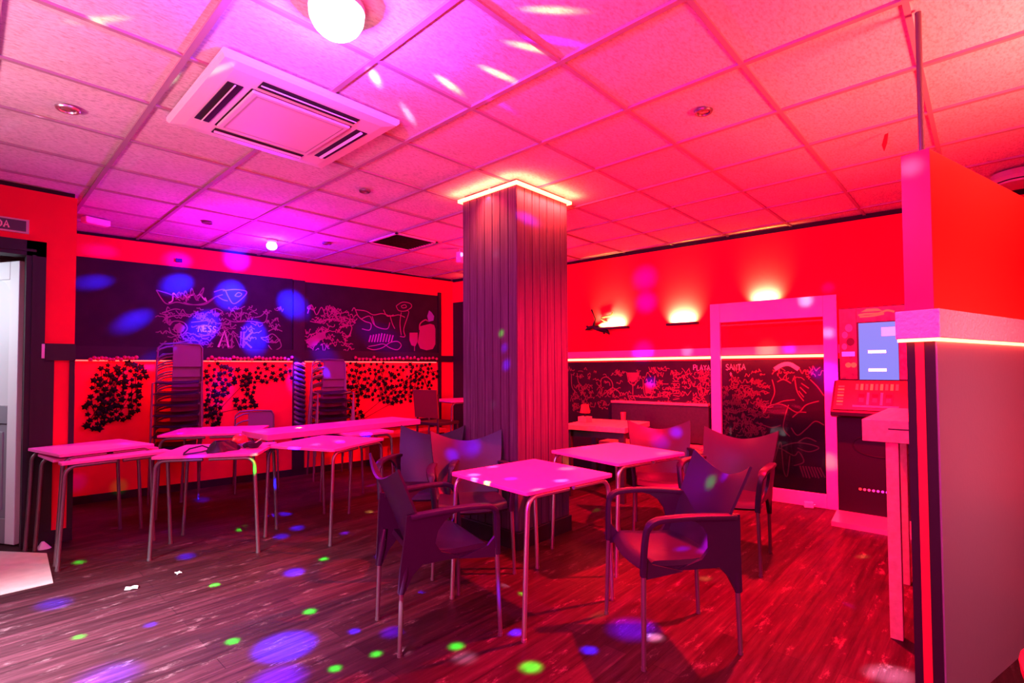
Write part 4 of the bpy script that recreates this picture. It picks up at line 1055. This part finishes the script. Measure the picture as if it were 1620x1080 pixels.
BLU, GRN, VIO, YEL, WHT, MAG = (.010, .03, 3.0), (.005, 4.5, .10), (.10, .006, 2.2), (1, .85, .2), (.8, .7, 1), (1, .01, .9)
FL = [(450, 1022, .115, BLU, 26), (440, 1075, .10, VIO, 10), (465, 905, .055, BLU, 20), (650, 945, .07, BLU, 20), (238, 988, .025, BLU, 14), (415, 1034, .022, BLU, 14), (295, 880, .05, BLU, 12), (170, 1070, .11, VIO, 8),
      (85, 955, .07, BLU, 10), (560, 998, .022, BLU, 16), (1000, 995, .10, VIO, 8), (932, 1028, .03, BLU, 20), (815, 1000, .03, BLU, 18), (1035, 1008, .035, WHT, 12), (1410, 1068, .07, WHT, 14), (965, 842, .03, BLU, 10),
      (452, 812, .05, BLU, 14), (470, 835, .05, BLU, 14), (445, 848, .05, BLU, 12), (430, 815, .035, BLU, 12), (540, 792, .04, VIO, 10), (585, 765, .06, VIO, 8), (320, 790, .06, BLU, 8), (250, 770, .03, VIO, 8), (545, 843, .03, VIO, 9), (600, 880, .03, VIO, 8),
      (125, 889, .028, GRN, 16), (340, 925, .022, GRN, 26), (368, 1014, .025, GRN, 22), (125, 1007, .022, GRN, 18), (490, 967, .028, GRN, 18), (512, 884, .025, GRN, 18), (530, 1057, .022, GRN, 12), (595, 1034, .022, GRN, 10), (840, 1055, .04, GRN, 12), (722, 1022, .03, GRN, 8), (828, 938, .022, GRN, 8),
      (465, 760, .035, GRN, 9), (380, 838, .028, GRN, 16), (584, 809, .028, (.6, .9, .1), 14), (1115, 915, .03, YEL, 6), (1365, 880, .03, YEL, 6), (640, 1030, .03, WHT, 3), (735, 1040, .05, WHT, 3), (800, 925, .03, WHT, 4), (1220, 1000, .06, MAG, 6), (620, 1000, .05, VIO, 6)]
dots = [(at_z(x, y, 0), r, c, k * 24) for x, y, r, c, k in FL]
TB = [(750, 751, .03, WHT, 3), (808, 757, .03, MAG, 3), (888, 760, .03, WHT, 3), (897, 741, .045, YEL, 2.2), (853, 775, .035, YEL, 2), (780, 738, .03, WHT, 1.5), (885, 705, .03, GRN, 2), (927, 707, .035, MAG, 2), (1050, 716, .05, YEL, 2.2),
      (500, 703, .04, WHT, 2), (535, 697, .04, WHT, 2), (225, 695, .05, GRN, 1.6), (160, 697, .06, VIO, 1.6), (195, 707, .05, VIO, 1.6), (310, 720, .06, VIO, 1.6), (540, 674, .06, WHT, 1.6), (410, 690, .07, WHT, 1.6), (405, 718, .03, GRN, 2), (655, 634, .1, WHT, 1)]
dots += [(at_z(x, y, .72), r, c, k * 9) for x, y, r, c, k in TB]
# chairs, column, right wall, partition
dots += [(at_wall(718, 730, (2.37, 2.96), (2.81, 2.74)), .045, BLU, 22), (at_wall(740, 710, (2.37, 2.96), (2.81, 2.74)), .09, VIO, 9), (at_wall(1135, 775, (2.76, 1.16), (2.536, .82)), .035, GRN, 14), (at_wall(1152, 758, (2.76, 1.16), (2.536, .82)), .03, BLU, 14),
         (at_wall(1068, 683, (3.98, 2.29), (4.25, 1.89)), .05, BLU, 24), (at_wall(1045, 700, (3.98, 2.29), (4.25, 1.89)), .07, BLU, 16), (at_z(1075, 862, .45), .03, BLU, 18),
         (at_wall(793, 527, (2.785, 3.1), (2.785, 2.5)), .022, GRN, 7), (at_wall(801, 577, (2.785, 3.1), (2.785, 2.5)), .035, BLU, 10), (at_wall(798, 550, (2.785, 3.1), (2.785, 2.5)), .03, BLU, 6), (at_wall(785, 401, (2.785, 3.1), (2.785, 2.5)), .03, WHT, 2.5), (at_wall(780, 640, (2.785, 3.1), (2.785, 2.5)), .03, WHT, 2)]
NB = len(FL) + len(TB)
dots[NB:] = [(a, r, c, k * 2.2) for a, r, c, k in dots[NB:]]
RWD = [(955, 455, .10, VIO, 7), (1020, 440, .14, VIO, 8), (1022, 478, .12, VIO, 10), (1018, 556, .12, BLU, 6), (1088, 556, .06, WHT, 3), (1215, 553, .10, YEL, 5), (1250, 552, .06, VIO, 4), (1280, 478, .06, WHT, 4), (1316, 530, .05, WHT, 3), (1315, 600, .12, BLU, 4), (1318, 735, .07, YEL, 3), (1292, 590, .05, BLU, 12), (1030, 605, .06, BLU, 14), (1310, 455, .05, VIO, 3)]
dots += [(RP(*r_px(x, y)), r, c, k * 7) for x, y, r, c, k in RWD]
dots += [(pc + Vector((.02, .05, 2.115 - ZC)), .035, WHT, 5)]
# streaks where the beams graze the ceiling
CLD = [(180, 34, .05, (.7, .9, .15), 1.6), (590, 120, .05, WHT, 1.2), (640, 175, .05, WHT, 1.4), (700, 130, .05, YEL, 1.6), (775, 115, .05, YEL, 2), (820, 75, .05, YEL, 2), (780, 160, .05, MAG, 1.6), (860, 65, .05, VIO, 2), (850, 20, .05, YEL, 2), (220, 250, .06, WHT, .8), (300, 120, .05, (.6, .9, .3), 1.2), (60, 185, .05, WHT, 1.2), (690, 95, .05, MAG, 1.2)]
dots += [(at_z(x, y, CEIL), .017, c, k * 6) for x, y, r, c, k in CLD]
dots = [(a, r, c, k * .55) for a, r, c, k in dots]
gobo('disco_beams', LAMP1, 66, (.30, .06, 1.0), dots)
LWD = [(145, 447, .07, BLU, 12), (210, 508, .09, BLU, 13), (280, 450, .10, BLU, 12), (365, 466, .13, BLU, 12), (320, 518, .13, BLU, 13), (402, 535, .13, BLU, 16), (462, 482, .14, BLU, 13), (283, 412, .09, VIO, 3), (160, 397, .07, VIO, 2), (375, 410, .12, BLU, 3.5), (350, 610, .12, VIO, 6), (222, 585, .09, BLU, 4), (540, 645, .06, BLU, 8), (470, 600, .12, BLU, 6), (520, 575, .15, BLU, 4), (610, 540, .2, VIO, 3)]
dots2 = [(LP(*l_px(x, y)), r, c, k * 3.2) for x, y, r, c, k in LWD]
gobo('disco_beams', LAMP2, 45, (.10, .001, 1.0), dots2)


def lamp(name, kind, loc, energy, col, **kw):
    L = bpy.data.lights.new(name, kind); L.energy = energy; L.color = col
    rot = kw.pop('rot', None); look = kw.pop('look', None)
    for k, v in kw.items(): setattr(L, k, v)
    o = bpy.data.objects.new(name, L); C.objects.link(o); o.location = loc
    if look: o.rotation_euler = (Vector(look) - Vector(loc)).to_track_quat('-Z', 'Y').to_euler()
    if rot: o.rotation_euler = rot
    return o


lamp('room_fill', 'AREA', (-1.5, .35, 1.6), 125, (1, .001, .25), shape='DISK', size=1.0, look=(2.9, 2.0, 1.2), spread=R(100))  # unseen magenta fill added behind the camera, no fixture
lamp('ceiling_fill', 'AREA', (-1.3, -.4, 1.5), 110, (1, .22, .46), shape='DISK', size=1.0, look=(-.75, .2, 2.65), spread=R(82))  # added fill aimed upward to brighten the front ceiling
lamp('ceiling_fill', 'AREA', (2.6, -1.6, 1.6), 85, (1, .14, .11), shape='DISK', size=.8, look=(2.75, -.8, 2.7), spread=R(85))  # another unseen upward fill, added on the bar side
lamp('left_ceiling_fill', 'AREA', (-2.1, 2.6, 1.4), 62, (1, .44, .58), shape='DISK', size=.8, look=(-1.25, 2.8, 2.65), spread=R(85))  # extra fill that lifts the ceiling at the left, no fixture
lamp('room_fill', 'AREA', (2.6, -1.9, 1.5), 45, (1, .01, .03), shape='DISK', size=1.0, look=(3.8, 2, 1.1))  # added red fill out of view, not a lamp of the bar
lamp('panel_fill', 'AREA', (2.0, -1.4, 1.9), 4, (1, .62, .70), shape='DISK', size=.4, look=(2.9, 0, .8), spread=R(70))  # small fill added to brighten the partition's steel sheet
lamp('red_floor_fill', 'SPOT', (3.75, .95, CEIL - .04), 2400, (1, .001, .03), shadow_soft_size=.05, spot_size=R(150), spot_blend=.6, look=(3.75, .95, 0))  # added spot that reddens the right floor; no ceiling fitting here
lamp('column_glow', 'AREA', (cx0 + cw / 2, cy0 - .05, CEIL - .05), 40, (1, .012, .035), shape='RECTANGLE', size=cw, size_y=.03, look=(cx0 + cw / 2, cy0 - .75, 0))
lamp('column_glow', 'AREA', (cx0 - .05, cy0 + cd / 2, CEIL - .05), 26, (1, .012, .07), shape='RECTANGLE', size=.03, size_y=cd, look=(cx0 - .75, cy0 + cd / 2, 0))
lamp('column_glow', 'AREA', (cx0 + cw / 2, cy0 - .075, CEIL - .055), 2.6, (1, .20, .08), shape='RECTANGLE', size=cw + .1, size_y=.03, rot=(PI, 0, 0))
lamp('column_glow', 'AREA', (cx0 - .075, cy0 + cd / 2, CEIL - .055), 2.6, (1, .20, .08), shape='RECTANGLE', size=.03, size_y=cd + .1, rot=(PI, 0, 0))
lamp('column_glow', 'AREA', (cx0 + cw / 2, cy0 - .07, CEIL - .05), 9, (1, .16, .05), shape='RECTANGLE', size=cw, size_y=.02, look=(cx0 + cw / 2, cy0 + .03, CEIL - .19), spread=R(120))
lamp('column_glow', 'AREA', (cx0 - .07, cy0 + cd / 2, CEIL - .05), 9, (1, .16, .05), shape='RECTANGLE', size=.02, size_y=cd, look=(cx0 + .03, cy0 + cd / 2, CEIL - .19), spread=R(120))
lamp('red_fill', 'POINT', (4.2, 4.1, 2.2), 80, (1, .001, .06), shadow_soft_size=.12)  # added red fill hanging free, without a fixture
lamp('violet_fill', 'POINT', (1.9, 5.2, 2.15), 70, (.60, .001, .70), shadow_soft_size=.12)  # violet fill added for the back-left ceiling and tables
lamp('strip_glow', 'AREA', RP(1.2, 1.43, .05), 44, (1, .02, .03), shape='RECTANGLE', size=3.2, size_y=.04, look=RP(1.2, .9, 1.2))
lamp('ivy_glow', 'AREA', LP(2.0, 1.415, .10), 34, (1, .03, .03), shape='RECTANGLE', size=4.0, size_y=.05, look=LP(2.0, .6, .0))
# assumed daylight: hallway beyond the door, and an added light at left, no window
lamp('assumed_hall_daylight', 'AREA', (-1.0, 5.95, 2.0), 11, (.82, .90, 1), shape='RECTANGLE', size=.5, size_y=.9, look=(.15, 5.85, 1.5), spread=R(100))  # unseen light added for the open leaf; daylight in the hall is assumed
lamp('left_floor_fill', 'AREA', (-2.4, 2.3, 2.1), 330, (.72, .95, 1), shape='RECTANGLE', size=.8, size_y=1.0, look=(-.62, 2.85, 0), spread=R(46))  # unseen light added to whiten the lower-left floor; its daylight is assumed

w = bpy.data.worlds.new('World'); bpy.context.scene.world = w; w.use_nodes = True
w.node_tree.nodes['Background'].inputs[0].default_value = (.25, .01, .06, 1); w.node_tree.nodes['Background'].inputs[1].default_value = .05

# ------------------------------------------------------------------ camera and view
cd_ = bpy.data.cameras.new('camera'); cd_.sensor_width = 36; cd_.lens = 36 * F_PX / 1620; cd_.shift_y = (CY - 540) / 1620; cd_.clip_start = .05
cam = bpy.data.objects.new('camera', cd_); C.objects.link(cam)
Mx = Matrix((RIGHT, UP, -FWD)).transposed().to_4x4(); Mx.translation = CAM; cam.matrix_world = Mx
S = bpy.context.scene; S.camera = cam
S.view_settings.view_transform = 'Standard'; S.view_settings.look = 'None'; S.view_settings.gamma = 1; S.view_settings.exposure = 0
S.cycles.max_bounces = 6; S.cycles.diffuse_bounces = 4; S.cycles.sample_clamp_indirect = 6
